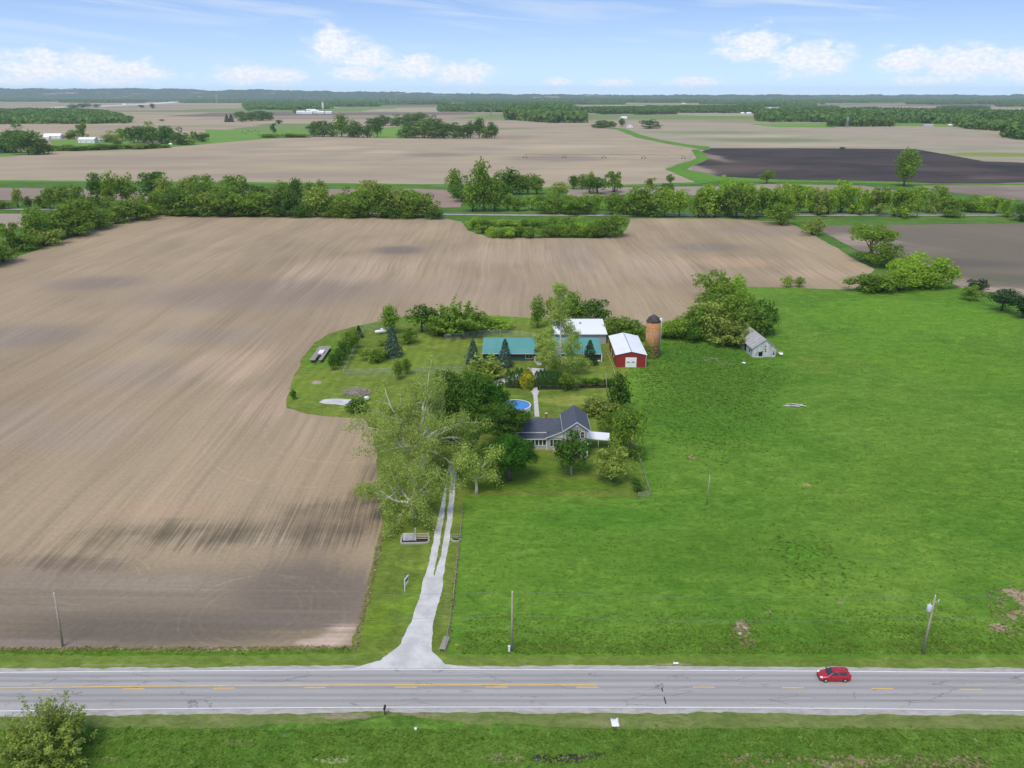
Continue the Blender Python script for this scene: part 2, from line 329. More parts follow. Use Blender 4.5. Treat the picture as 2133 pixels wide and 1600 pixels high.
def turf(name, a, b, c=None, blobs=(), stripes=None, bare=None, rough=1., sc=1., bk=.55):
    """grass: three greens mixed at several sizes, clumps as relief; blobs = other growth, bare = thin soil patches"""
    m, n = newmat(name); p = n.pos()
    big = n.noise(n.mul(p, (.022*sc, .026*sc, 0)), 1, 5, .6, .6); mid = n.noise(n.mul(p, (.20*sc, .30*sc, 0)), 1, 4, .65, .7); fin = n.noise(n.mul(p, (1.0*sc, 1.5*sc, 0)), 1, 4, .7, .3)
    base = n.mix(n.mr(big, .36, .64), a, b)
    if c: base = n.mix(n.m('MULTIPLY', n.mr(mid, .50, .72), .65), base, c)
    for cx, cy, rx, ry, ro, col, k in blobs:
        f = n.m('MULTIPLY', n.blob(p, cx, cy, rx, ry, ro, .8), 1.0)
        f = n.mr(n.m('ADD', f, n.m('MULTIPLY', n.m('SUBTRACT', mid, .5), 1.6)), .15, .75, 0, k)
        base = n.mix(n.m('MULTIPLY', f, n.mr(n.blob(p, cx, cy, rx*1.5, ry*1.5, ro, .6), 0, .4)), base, col)
    if bare:
        for cx, cy, rx, ry, ro, col, k in bare:
            f = n.blob(p, cx, cy, rx, ry, ro, .7)
            f = n.mr(n.m('ADD', f, n.m('MULTIPLY', n.m('SUBTRACT', n.noise(n.mul(p, (.55, .8, 0)), 1, 4, .65, .4), .5), 2.2)), .45, .75, 0, k)
            base = n.mix(n.m('MULTIPLY', f, n.mr(n.blob(p, cx, cy, rx*1.5, ry*1.5, ro, .6), 0, .4)), base, col)
    cl2 = n.noise(n.mul(p, (.42*sc, .7*sc, 0)), 1, 6, .8, .5)
    k = n.m('ADD', n.m('ADD', n.mr(mid, .25, .75, 1-.20*rough, 1+.20*rough, False), n.mr(fin, .25, .75, -.26*rough, .26*rough, False)), n.mr(cl2, .3, .7, -.26*rough, .26*rough, False))
    if stripes:
        wd, an, sa = stripes; r = n.n('ShaderNodeVectorRotate', rotation_type='Z_AXIS'); n.put(r.inputs['Vector'], p); r.inputs['Angle'].default_value = rad(an)
        sp = n.n('ShaderNodeSeparateXYZ'); n.put(sp.inputs[0], n.v('ADD', r.outputs[0], n.mul(n.v('SUBTRACT', n.noise(n.mul(p, (.05, .05, 0)), 1, 2, color=True), (.5, .5, .5)), (3, 3, 0))))
        st = n.m('SINE', n.m('MULTIPLY', sp.outputs[0], 6.2832/wd)); k = n.m('ADD', k, n.m('MULTIPLY', n.m('MULTIPLY', st, sa), n.mr(big, .3, .7, .3, 1.4)))
    cc = n.v('SCALE', base); n.put(cc.node.inputs['Scale'], k)
    n.out(n.bsdf(cc, .92, .1, 0, n.m('ADD', n.m('ADD', mid, n.m('MULTIPLY', fin, .5)), n.m('MULTIPLY', cl2, .8)), bk, .7)); return m
RW = np.random.RandomState(12).uniform(-1, 1, (5, 4000))
def jitter(pts, step, amp, seed=0):
    """walk the outline in steps of about step metres and wobble it by amp"""
    r = np.random.RandomState(seed); out = []
    n = len(pts); ph = r.rand(6)*6.28
    L = 0
    for i in range(n):
        a, b = Vector(pts[i]), Vector(pts[(i+1) % n]); d = (b-a).length; k = max(1, min(400, int(d/step))); nr = Vector((-(b-a).y, (b-a).x, 0)).normalized()
        for j in range(k):
            t = j/k; s_ = L+d*t
            wv = (np.interp(s_/(step*7), np.arange(4000), RW[seed % 5])*1.1+np.interp(s_/(step*2.3), np.arange(4000), RW[(seed+2) % 5])*.7+(r.rand()-.5)*.9)
            out.append(a.lerp(b, t)+nr*wv*amp*(0 if j == 0 else 1))
        L += d
    return out
def sheet(name, px, z, mat, step=1.2, amp=.25, seed=1, world=False, kind='structure'):
    pts = [Vector((*q[:2], 0)) for q in px] if world else [at(*q) for q in px]
    pts = jitter(pts, step, amp, seed) if step else pts
    from mathutils.geometry import delaunay_2d_cdt
    k = len(pts); vo_, _, fo_, *_r = delaunay_2d_cdt([Vector((q.x, q.y)) for q in pts], [], [list(range(k))], 1, 1e-4)
    me = bpy.data.meshes.new(name); me.from_pydata([(q.x, q.y, 0) for q in vo_], [], [tuple(f) for f in fo_]); me.update()
    if len(me.polygons) and me.polygons[0].normal.z < 0: me.flip_normals()
    me.materials.append(mat)
    o = bpy.data.objects.new(name, me); C.objects.link(o); o.location.z = z; o['kind'] = kind; return o
TAN = (.41, .325, .21); TAN2 = (.37, .255, .175); BRN = (.20, .16, .125); STRAW = (.46, .36, .22)
def B(px, py, rx, ry, col, k, rot=0):
    g = at(px, py); s_ = scl(px, py); fy = (at(px, py-2).y-at(px, py+2).y)/4
    return (g.x, g.y, rx/s_, ry*fy, rot, col, k)
# the country as far as the horizon: a patchwork of soil and young crop
m, n = newmat('distant_country'); p = n.pos()
vo = n.n('ShaderNodeTexVoronoi', distance='CHEBYCHEV'); n.put(vo.inputs['Vector'], n.v('ADD', n.mul(p, (.0011, .0016, 0)), n.mul(n.noise(n.mul(p, (.0006, .0006, 0)), 1, 2, color=True), (.8, .8, 0)))); vo.inputs['Scale'].default_value = 1
sc_ = n.n('ShaderNodeSeparateColor'); n.put(sc_.inputs[0], vo.outputs['Color'])
cc = n.mix(n.mr(sc_.outputs[0], .0, 1), TAN, (.33, .25, .19)); cc = n.mix(n.mr(sc_.outputs[1], .60, .64), cc, (.17, .24, .07)); cc = n.mix(n.m('MULTIPLY', n.mr(n.noise(n.mul(p, (.0009, .0022, 0)), 1, 5, .6), .5, .66), .6), cc, (.19, .21, .10)); cc = n.mix(n.mr(sc_.outputs[2], .85, .87), cc, (.18, .145, .11))
cc = n.mix(n.m('MULTIPLY', n.mr(n.noise(n.mul(p, (.0016, .006, 0)), 1, 4), .45, .7), .45), cc, (.22, .2, .15))
n.out(n.bsdf(cc, .95, .05)); 
sheet('ground', [(-24000, -1200), (24000, -1200), (24000, 18400), (-24000, 18400)], -.35, m, 0, world=True)
grassbelt = turf('rough_grass_belt', (.07, .155, .022), (.10, .19, .03), (.14, .17, .06), rough=.9, sc=.5)
sheet('grass_belt', [(-900, 600), (-900, 372), (0, 374), (930, 384), (1500, 372), (2133, 372), (3000, 380), (3000, 620), (2133, 640), (-300, 640)], -.20, grassbelt, 4, .8)
# fields north of the railway
MS = soil('soil_far', TAN, (.33, .27, .19), [B(900, 322, 90, 6, (.24, .2, .16), .8), B(1150, 330, 120, 8, BRN, .55), B(300, 330, 260, 8, (.31, .235, .18), .7), B(700, 308, 70, 6, (.47, .37, .235), .8), B(800, 316, 60, 5, (.47, .38, .25), .7), B(640, 300, 80, 5, (.45, .36, .24), .6),
     B(1150, 305, 200, 6, (.46, .38, .26), .6), B(1000, 310, 80, 5, (.3, .25, .2), .7), B(250, 350, 250, 5, (.29, .22, .17), .5), B(600, 365, 260, 8, (.28, .215, .17), .6), B(1250, 355, 160, 12, (.44, .35, .24), .6), B(1050, 285, 90, 5, BRN, .5)], rows=.06, amp=.13, ang=80)
sheet('field', [(-500, 345), (-300, 335), (0, 327), (105, 316), (300, 311), (430, 299), (530, 291), (640, 284), (840, 289), (1030, 288), (1040, 270), (1180, 266), (1290, 266), (1330, 288), (1400, 300), (1440, 312), (1440, 330), (1385, 350), (1410, 362), (1450, 380), (1250, 386), (1100, 392), (930, 388), (500, 379), (0, 377), (-500, 375)], -.10, MS, 5, 1.2)
MG = soil('soil_with_green_haze', (.30, .27, .18), (.37, .31, .215), [B(1600, 292, 200, 5, (.16, .21, .08), .8), B(1480, 276, 160, 4, (.17, .22, .08), .7), B(1700, 302, 180, 5, (.44, .37, .24), .7), B(1560, 283, 150, 3, (.45, .37, .24), .7), B(2080, 322, 130, 6, (.2, .25, .05), .95), B(1800, 272, 200, 5, (.36, .28, .21), .8), B(2000, 290, 160, 8, (.38, .29, .22), .9)], rows=.05, amp=.08, ang=80)
sheet('field', [(1260, 268), (1400, 262), (1600, 262), (1740, 264), (1900, 264), (2010, 267), (2133, 291), (2400, 300), (2700, 345), (2133, 339), (2040, 334), (1910, 311), (1700, 308), (1480, 308), (1440, 312), (1340, 288)], -.09, MG, 5, 1.5)
MD = soil('black_soil', (.045, .038, .036), (.08, .062, .052), [B(1560, 350, 150, 10, (.13, .095, .075), .7), B(1980, 352, 130, 8, (.10, .075, .06), .7), B(2080, 370, 100, 6, (.13, .10, .08), .6), B(1450, 352, 30, 14, (.30, .23, .18), .9), B(1475, 325, 25, 12, (.26, .2, .16), .8)], rows=.05, amp=.3, ang=85)
sheet('field', [(1462, 316), (1480, 309), (1700, 309), (1905, 311), (1975, 322), (2050, 336), (2133, 339), (2700, 346), (2700, 396), (2133, 388), (1950, 382), (1860, 378), (1620, 376), (1520, 372), (1440, 358), (1440, 345), (1482, 330)], -.07, MD, 5, 1.2)
sheet('field', [(1900, 388), (2133, 380), (2800, 384), (2800, 430), (2133, 418), (1990, 402)], -.06, soil('brown_soil_strip', (.19, .15, .12), (.30, .235, .18), rows=.1, amp=.15, ang=80), 4, .8)
sheet('field', [(1500, 390), (1600, 383), (1800, 387), (1870, 398), (1700, 412), (1500, 408)], -.055, soil('tan_soil_strip', (.33, .26, .19), (.28, .22, .16), rows=.1, amp=.1, ang=80), 4, .8)
sheet('field', [(-500, 388), (0, 391), (150, 393), (300, 397), (330, 420), (180, 440), (160, 418), (0, 417), (-500, 418)], -.06, soil('brown_soil_west', (.30, .225, .175), (.26, .2, .155), rows=.1, amp=.1, ang=80), 4, .8)
sheet('field', [(-500, 446), (0, 445), (70, 446), (90, 470), (0, 480), (-500, 640)], -.058, soil('tan_soil_west', (.37, .29, .22), (.33, .26, .2), rows=.1, amp=.1, ang=80), 4, .8)
sheet('field', [(850, 393), (930, 396), (970, 410), (960, 432), (910, 432), (700, 420), (400, 410), (420, 396)], -.06, soil('pink_soil_strip', (.31, .225, .175), (.27, .2, .16), rows=.1, amp=.1, ang=80), 4, .8)
sheet('field', [(1180, 392), (1350, 389), (1500, 388), (1500, 408), (1300, 405), (1180, 412)], -.056, soil('tan_soil_middle', (.33, .26, .2), (.28, .225, .17), rows=.1, amp=.1, ang=80), 4, .8)
belt2 = turf('bright_grass_strip', (.085, .21, .02), (.11, .24, .03), (.2, .25, .04), rough=.6, sc=.4)
sheet('grass_strip', [(-500, 379), (0, 379), (500, 383), (930, 387), (1130, 395), (1450, 384), (1500, 377), (1620, 379), (1860, 383), (2133, 386), (2133, 382), (1950, 382), (1860, 378), (1620, 374), (1500, 368), (1430, 352), (1480, 330), (1455, 312), (1440, 312), (1452, 330), (1385, 352), (1415, 366), (1450, 379), (1250, 386), (1100, 391), (930, 384), (500, 379), (0, 375), (-500, 375)], -.03, belt2, 3, 1.)
sheet('grass_strip', [(1262, 265), (1285, 270), (1322, 285), (1375, 296.5), (1440, 308), (1470, 312), (1480, 305), (1432, 301), (1376, 291), (1332, 280), (1302, 268)], -.022, belt2, 6, 1.)
lime_ = turf('green_meadow', (.13, .26, .04), (.17, .28, .05), (.10, .20, .03), rough=.4, sc=.2)
sheet('meadow', [(-200, 336), (-200, 318), (60, 316), (110, 300), (100, 292), (230, 286), (330, 300), (420, 283), (430, 270), (540, 272), (650, 268), (640, 284), (530, 291), (430, 300), (300, 312), (100, 316), (20, 326)], -.045, lime_, 6, 1.5)
sheet('meadow', [(770, 268), (850, 262), (860, 286), (780, 288)], -.044, lime_, 6, 1.5)
sheet('meadow', [(1560, 258), (1730, 256), (1740, 266), (1620, 265)], -.044, lime_, 6, 1.5)
sheet('meadow', [(1850, 262), (1850, 255), (1990, 256), (1990, 264)], -.044, lime_, 6, 1.5)
# south of the railway: the big ploughed field and the brown one to the east
main = soil('big_field_soil', (.375, .285, .180), (.295, .222, .142),
  blobs=[B(560, 610, 330, 40, (.25, .195, .155), .75, 8), B(200, 590, 130, 20, (.25, .195, .155), .8), B(60, 700, 160, 34, (.25, .20, .16), .8), B(300, 780, 200, 40, (.30, .235, .18), .6), B(150, 900, 200, 50, (.33, .255, .19), .6), B(420, 700, 160, 26, (.28, .22, .17), .6), B(830, 521, 70, 12, (.19, .155, .13), .85), B(1480, 515, 110, 12, (.24, .19, .155), .7), B(1600, 480, 120, 14, (.27, .215, .17), .5),
         B(1530, 545, 150, 14, (.44, .31, .19), .8), B(1330, 560, 160, 30, (.42, .31, .22), .5), B(730, 560, 150, 35, (.44, .33, .235), .6), B(1040, 530, 160, 25, (.43, .325, .23), .5), B(1200, 530, 60, 40, (.31, .235, .19), .45), B(980, 600, 180, 30, (.34, .25, .19), .4), B(1700, 570, 90, 12, (.45, .32, .22), .6),
         B(480, 760, 120, 40, (.45, .32, .215), .6), B(560, 840, 90, 50, (.44, .31, .22), .55), B(1, 870, 130, 40, (.31, .245, .195), .4), B(330, 1060, 170, 22, (.40, .28, .18), .7), B(480, 1120, 300, 16, (.36, .30, .20), .7),
         B(300, 1265, 900, 115, (.225, .18, .128), .9), B(300, 1310, 480, 50, (.155, .125, .095), .95), B(640, 1235, 190, 100, (.17, .136, .104), .9), B(60, 1200, 180, 40, (.26, .205, .155), .6), B(330, 1215, 160, 22, (.30, .24, .175), .6), B(0, 1340, 300, 12, (.26, .2, .16), .5),
         B(700, 1326, 60, 26, (.62, .46, .36), .95, 25), B(650, 1338, 50, 12, (.58, .44, .34), .8), B(500, 1352, 260, 4, (.42, .34, .22), .7)],
  comb=[B(650, 1090, 230, 62, (.12, .092, .064), .85, 12), B(770, 1050, 80, 90, (.12, .092, .066), .8), B(270, 1120, 170, 38, (.125, .098, .06), .8, 6), B(110, 1172, 190, 24, (.13, .10, .075), .8), B(440, 1112, 210, 32, (.13, .10, .064), .8)],
  head=121, amp=.36, rings=[(-41, 112.5, 7.5, .35), (-41, 112.5, 9.2, .3), (-41, 112.5, 10.6, .25), (-69, 120.5, 6.5, .35), (-69, 120.5, 8, .3), (-40, 109, 14, .3), (-38, 190, 22, .4), (-42, 186, 30, .35)])
sheet('ploughed_field', [(-900, 1356), (-900, 900), (-500, 700), (-250, 640), (0, 546), (120, 507), (230, 457), (300, 449), (500, 447), (700, 449), (900, 452), (958, 457), (975, 480), (1020, 494), (1250, 497), (1300, 482), (1312, 455), (1500, 455), (1640, 463), (1700, 492), (1760, 527), (1822, 562), (1780, 603), (1560, 610), (1500, 700), (1300, 720), (900, 900), (900, 1374), (-900, 1374)], -.02, main, 1.6, .5)
sheet('field', [(1690, 471), (1800, 469), (2133, 465), (2700, 466), (2900, 700), (2400, 650), (2133, 617), (2010, 602), (1900, 560), (1800, 528)], -.018,
  soil('east_field_soil', (.19, .155, .115), (.165, .14, .10), [B(1950, 545, 230, 14, (.12, .105, .085), .8, -14), B(2100, 580, 120, 14, (.12, .12, .075), .6, -10), B(1780, 500, 90, 16, (.34, .27, .2), .9), B(2080, 605, 130, 10, (.36, .28, .2), .9, -10), B(1950, 585, 90, 16, (.33, .26, .19), .7), B(1880, 520, 120, 10, (.20, .17, .13), .7)], amp=.14, ang=-28), 2, .6)
# railway bed, pond
rail_m = plain('railway_ballast', (.34, .31, .29), .95, .1, var=.2, sc=.3)
sheet('railway_bed', [(-600, 432), (0, 433), (925, 443.5), (1140, 446), (1640, 445), (2133, 445.5), (2800, 445), (2800, 448.5), (2133, 449.5), (1640, 450), (1140, 450), (925, 448), (0, 437), (-600, 436)], .05, rail_m, 3, .25)
pond_m, n = newmat('reed_pond'); n.out(n.bsdf(n.mix(n.mr(n.noise(n.pos(), .25, 4, .7), .4, .6), (.22, .22, .15), (.10, .14, .06)), .8, .2))
sheet('pond', [(1004, 463), (1014, 460), (1050, 458), (1090, 460), (1100, 464), (1070, 467), (1012, 467)], .0, pond_m, 2, .5)
sheet('copse_floor', [(905, 452), (960, 449), (1140, 450), (1300, 452), (1312, 458), (1305, 480), (1255, 496), (1020, 493), (980, 482), (962, 462)], -.004, turf('copse_floor_grass', (.07, .15, .02), (.10, .19, .03), (.13, .22, .04)), 2, .7)
# grass around the farmstead
G1 = (.090, .200, .018); G2 = (.132, .242, .027); G3 = (.15, .24, .026); YG = (.21, .28, .035)
BARE = (.36, .27, .18)
past = turf('pasture_grass', G1, G2, (.165, .245, .036),
  blobs=[B(1900, 660, 280, 50, (.125, .27, .02), .6), B(2000, 760, 200, 60, (.115, .235, .018), .6), B(1850, 720, 160, 40, (.12, .25, .02), .5), B(1500, 800, 150, 60, (.070, .17, .02), .5), B(1480, 870, 190, 50, (.065, .17, .014), .6), B(1950, 1000, 200, 90, (.11, .21, .018), .5), B(1560, 1150, 300, 60, (.075, .165, .014), .5),
         B(1670, 1150, 60, 20, (.10, .25, .02), .7), B(1150, 1280, 120, 14, (.10, .22, .02), .6), B(1250, 1080, 200, 30, (.06, .19, .015), .5), B(1690, 760, 60, 25, (.16, .23, .03), .5), B(1800, 1060, 90, 30, (.11, .2, .02), .5), B(2060, 1240, 90, 60, (.06, .16, .012), .5), B(1450, 740, 120, 25, (.045, .15, .02), .7), B(1750, 740, 30, 50, (.14, .24, .03), .4),
         B(1560, 1330, 300, 22, (.075, .19, .015), .5), B(1090, 1345, 160, 8, (.05, .16, .01), .7)],
  bare=[B(1546, 1312, 22, 24, (.40, .29, .22), 1), B(2115, 1235, 34, 12, BARE, 1), B(2133, 1250, 30, 20, BARE, 1), B(2085, 1308, 34, 12, BARE, 1), B(2110, 1285, 14, 10, BARE, .8), B(1441, 952, 9, 6, (.36, .22, .15), .9), B(2125, 1275, 20, 8, BARE, .9), B(1500, 1352, 40, 5, BARE, .6), B(1600, 1275, 12, 4, BARE, .7), B(1750, 1255, 12, 4, BARE, .6), B(1680, 1010, 12, 5, (.3, .26, .1), .7),
        B(1480, 748, 26, 6, (.33, .25, .2), .8), B(1510, 755, 20, 5, (.33, .25, .2), .7)], rough=.95)
sheet('pasture', [(925, 1390), (945, 1210), (960, 1060), (975, 1000), (1290, 900), (1290, 840), (1280, 770), (1290, 690), (1440, 660), (1500, 620), (1555, 597), (1640, 599), (1760, 603), (1860, 596), (2000, 598), (2060, 612), (2133, 632), (2500, 740), (3200, 1395)], -.012, past, 1.2, .35)
lawn = turf('mown_lawn', (.125, .182, .026), (.172, .222, .034), YG,
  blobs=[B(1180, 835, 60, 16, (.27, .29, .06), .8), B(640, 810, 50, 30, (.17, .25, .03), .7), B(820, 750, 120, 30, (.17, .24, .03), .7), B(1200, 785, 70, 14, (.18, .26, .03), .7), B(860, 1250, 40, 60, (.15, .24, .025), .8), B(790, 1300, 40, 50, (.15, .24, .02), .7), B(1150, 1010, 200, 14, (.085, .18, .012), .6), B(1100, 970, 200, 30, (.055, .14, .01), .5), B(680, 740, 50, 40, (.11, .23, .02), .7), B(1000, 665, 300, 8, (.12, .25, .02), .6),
         B(760, 1130, 30, 60, (.2, .22, .06), .5), B(1315, 960, 20, 60, (.1, .2, .02), .5)],
  bare=[B(660, 797, 14, 5, (.42, .3, .24), 1), B(930, 1240, 6, 100, (.2, .2, .08), .35), B(1232, 850, 14, 18, (.22, .19, .08), .7)], stripes=(3.1, 4, .06), rough=.9)
sheet('lawn', [(597, 850), (600, 822), (612, 785), (632, 742), (655, 713), (690, 694), (735, 681), (800, 667), (850, 657), (1010, 657), (1100, 662), (1300, 664), (1338, 690), (1300, 800), (1322, 900), (1355, 1036), (970, 1033), (962, 1075), (946, 1200), (930, 1350), (934, 1382), (735, 1382), (733, 1345), (748, 1300), (770, 1200), (797, 1100), (790, 1000), (775, 900), (760, 872), (640, 862)], .004, lawn, 1.0, .3)
sheet('verge', [(-700, 1352), (0, 1352), (350, 1357), (600, 1352), (745, 1350), (860, 1372), (936, 1366), (1010, 1367), (2133, 1371), (2800, 1376), (2800, 1400), (2133, 1398), (1500, 1392), (1000, 1391), (760, 1391), (300, 1394), (0, 1398), (-700, 1404)], .008, turf('north_verge_grass', (.125, .19, .028), (.165, .225, .038), (.20, .24, .06), bare=[B(1400, 1384, 60, 3, (.35, .3, .2), .5), B(300, 1385, 200, 3, (.35, .3, .2), .3)], rough=.8), .9, .2)
dk = turf('deep_roadside_grass', (.075, .165, .012), (.10, .20, .018), (.11, .21, .02), rough=1.1)
sheet('grass_strip', [(-700, 1352), (0, 1353), (160, 1354), (420, 1360), (600, 1356), (733, 1349), (733, 1358), (560, 1364), (300, 1366), (0, 1364), (-700, 1366)], .012, dk, .8, .3)
# south verge
sv_m = turf('south_verge_grass', (.072, .160, .018), (.104, .195, .026), (.15, .225, .038),
  blobs=[B(1700, 1590, 250, 14, (.12, .21, .03), .6), B(120, 1590, 120, 20, (.13, .17, .04), .6)],
  bare=[B(1050, 1578, 50, 14, (.27, .22, .17), 1), B(1170, 1580, 80, 16, (.05, .045, .04), 1), B(1250, 1572, 60, 6, (.07, .06, .05), .9), B(1830, 1585, 90, 14, (.40, .33, .2), .6), B(1740, 1592, 60, 12, (.42, .35, .22), .6), B(2035, 1542, 10, 6, BARE, .8), B(700, 1582, 70, 10, (.4, .35, .22), .45), B(500, 1545, 60, 6, BARE, .25), B(1920, 1575, 30, 10, BARE, .5), B(230, 1580, 25, 7, BARE, .6)], rough=1.25)
sheet('south_verge', [(-900, 1466), (3200, 1466), (4200, 2600), (-1900, 2600)], -.012, sv_m, 1.5, .1)
olive = turf('worn_verge_grass', (.14, .19, .045), (.17, .205, .055), (.22, .2, .09), bare=[B(720, 1492, 90, 8, (.30, .24, .16), .7), B(870, 1490, 50, 6, (.3, .23, .15), .6)], rough=.8)
sheet('verge', [(-900, 1478), (0, 1480), (600, 1474), (1100, 1474), (2133, 1480), (3200, 1486), (3200, 1526), (2133, 1518), (1700, 1514), (1250, 1520), (1000, 1508), (820, 1492), (760, 1500), (500, 1512), (200, 1516), (-900, 1518)], .003, olive, .8, .35)
# road
gr_m, n = newmat('gravel'); p = n.pos(); g1 = n.noise(n.mul(p, (.35, .35, 0)), 1, 5, .6); g2 = n.noise(p, 6, 3, .8)
cc = n.mix(n.mr(g1, .35, .68), (.60, .58, .55), (.46, .445, .42)); k_ = n.v('SCALE', cc); n.put(k_.node.inputs['Scale'], n.mr(g2, .25, .75, .85, 1.12)); n.out(n.bsdf(k_, .95, .1, 0, g2, .4, .03)); MAT['gravel'] = gr_m
sh_m, n = newmat('shoulder_gravel'); p = n.pos(); g1 = n.noise(n.mul(p, (.5, 1.2, 0)), 1, 5, .65)
n.out(n.bsdf(n.mix(n.mr(g1, .35, .68), (.44, .415, .375), (.32, .30, .26)), .95, .1, 0, g1, .3, .03))
NE = [(-900, 1411), (-300, 1404), (0, 1401), (300, 1398.5), (600, 1396.5), (900, 1395), (1200, 1395.5), (1500, 1397), (1800, 1399), (2133, 1402), (2500, 1407), (3200, 1419)]
SE = [(-900, 1494), (-300, 1485), (0, 1481.5), (300, 1477), (600, 1474.5), (900, 1473.3), (1200, 1473.3), (1500, 1474), (1800, 1476.5), (2133, 1480.5), (2500, 1487), (3200, 1500)]
def off(line, d): return [(x, y+d) for x, y in line]
sheet('shoulder', off(NE, -9)+off(SE, 11)[::-1], .010, sh_m, .7, .2)
as_m, n = newmat('worn_asphalt'); p = n.pos(); sp = n.n('ShaderNodeSeparateXYZ'); n.put(sp.inputs[0], p)
base = n.mix(n.mr(n.noise(n.mul(p, (.03, .35, 0)), 1, 5, .6), .3, .7), (.40, .375, .352), (.34, .32, .30))
for yc in (93.0, 95.9, 91.9, 97.0, 94.5):                       # darker bands: tyre polish and the seam between lanes
    d = n.m('ABSOLUTE', n.m('SUBTRACT', n.m('ADD', sp.outputs[1], n.mr(n.noise(n.mul(p, (.02, 0, 0)), 1, 1), .3, .7, -.12, .12)), yc))
    base = n.mix(n.mr(d, 0, .62, .6, 0), base, (.225, .215, .21))
base = n.mix(n.m('MULTIPLY', n.mr(n.noise(n.mul(p, (.25, .9, 0)), 1, 6, .7, .5), .60, .66), .45), base, (.17, .165, .165))
vc = n.n('ShaderNodeTexVoronoi', feature='DISTANCE_TO_EDGE'); n.put(vc.inputs['Vector'], n.v('ADD', n.mul(p, (.10, .55, 0)), n.mul(n.noise(n.mul(p, (.5, .5, 0)), 1, 4, .7, color=True), (.5, .5, 0)))); vc.inputs['Scale'].default_value = 1
base = n.mix(n.m('MULTIPLY', n.mr(vc.outputs['Distance'], 0, .022, .7, 0), n.mr(n.noise(n.mul(p, (.08, .3, 0)), 1, 3), .45, .6)), base, (.13, .125, .12))
kk = n.v('SCALE', base); n.put(kk.node.inputs['Scale'], n.mr(n.noise(p, 5, 3, .8), .2, .8, .93, 1.07)); n.out(n.bsdf(kk, .85, .2, 0, n.noise(p, 20, 2), .2, .01))
sheet('road', off(NE, -2.2)+off(SE, 2.2)[::-1], .026, as_m, 0)
pw = plain('white_road_paint', (.76, .76, .75), .7, .3, var=.10, sc=.7, dirt=((.45, .45, .44), .55)); py_ = plain('yellow_road_paint', (.74, .47, .07), .7, .3, var=.1, sc=.7, dirt=((.42, .33, .2), .5))
def strip_(line, wd, px0=None, px1=None):
    if px0 is not None: line = [(px0, np.interp(px0, *zip(*line)))]+[q for q in line if px0 < q[0] < px1]+[(px1, np.interp(px1, *zip(*line)))]
    g = [at(*q) for q in line]; return [(p.x, p.y+wd/2, 0) for p in g], [(p.x, p.y-wd/2, 0) for p in g]
def marks(name, segs, mat, wd, z):
    mb = MB()
    for line, a, b in segs:
        u, l = strip_(line, wd, a, b); k = len(u); mb.add(u+l, [(i, k+i, k+i+1, i+1) for i in range(k-1)])
    o = mb.build(name, mat, None, (0, 0, z)); o['kind'] = 'structure'
CL = [((a[0]), (a[1]*.56+b[1]*.44)) for a, b in zip(NE, SE)]
CL = [(x, y-.4) for x, y in CL]
marks('road_markings', [(NE, None, None), (SE, None, None)], pw, .125, .034)
yl = [(off(CL, -2.6), -900, 1243)]
for k in range(-5, 18): 
    a = 65+k*189.3 if k < 7 else 1443+(k-7)*185.7; yl.append((off(CL, 2.6 if a < 1300 else 1.5), a, a+46))
marks('yellow_road_markings', yl, py_, .16, .038)
crack = MB(); 
for q0, q1 in (((1377, 1433), (1380, 1441)), ((1382, 1452), (1387, 1467))): crack.prism([at(*q0), at(q0[0]+2.5, q0[1]), at(q1[0]+1.5, q1[1]), at(q1[0]-1, q1[1])], (0, 0, .002))
crack.build('road_patch', MAT['black'], None, (0, 0, .036))['kind'] = 'structure'
# driveway, its bare apron, garden paths
dw = [(740, 1391), (793, 1376), (831, 1346), (859, 1290), (886.6, 1196), (893, 1172), (899, 1140), (908, 1100), (917, 1060), (928, 1004), (937, 950), (948, 900), (972, 850), (1000, 812), (1030, 794), (1060, 783), (1085, 777), (1095, 768), (1100, 766), (1140, 768), (1150, 783), (1100, 790), (1062, 793), (1028, 806), (1000, 830), (975, 870), (962, 910), (955, 950), (949, 1000), (944, 1060), (935, 1130), (929, 1166), (916, 1245), (902, 1300), (900, 1357), (927, 1384), (995, 1391), (1020, 1396), (700, 1396)]
sheet('driveway', dw, .016, gr_m, .6, .12)
sheet('grass_strip', [(934, 985), (939, 985), (934, 1050), (928, 1100), (920, 1150), (910, 1180), (905, 1200), (903, 1196), (908, 1170), (913, 1145), (920, 1100), (928, 1050)], .022, lawn, .5, .10)
sheet('gravel_patch', [(664, 838), (676, 832), (715, 831), (742, 833), (752, 838), (745, 845), (720, 846), (690, 842)], .016, gr_m, .6, .3)
sheet('garden_path', [(1106, 814), (1123.5, 814), (1119.5, 824), (1121, 840), (1123.5, 868), (1114, 868), (1112, 840), (1111, 824)], .02, MAT['conc'], 0)
sheet('flower_bed', [(1118, 798), (1280, 798), (1280, 808), (1118, 812)], .015, MAT['mulch'], .6, .25)
sheet('flower_bed', [(1052, 800), (1110, 800), (1110, 810), (1052, 808)], .0152, MAT['mulch'], .6, .25)
sheet('highway', [(100, 223.5), (200, 220.5), (300, 216.5), (345, 213), (372, 210.5), (380, 207), (392, 203.5), (400, 200.5), (402, 200.5), (397, 203.5), (388, 207), (384, 211), (360, 214.5), (310, 218), (210, 222), (100, 225.2)], .25, plain('pale_highway_concrete', (.6, .58, .53), .9), 0)
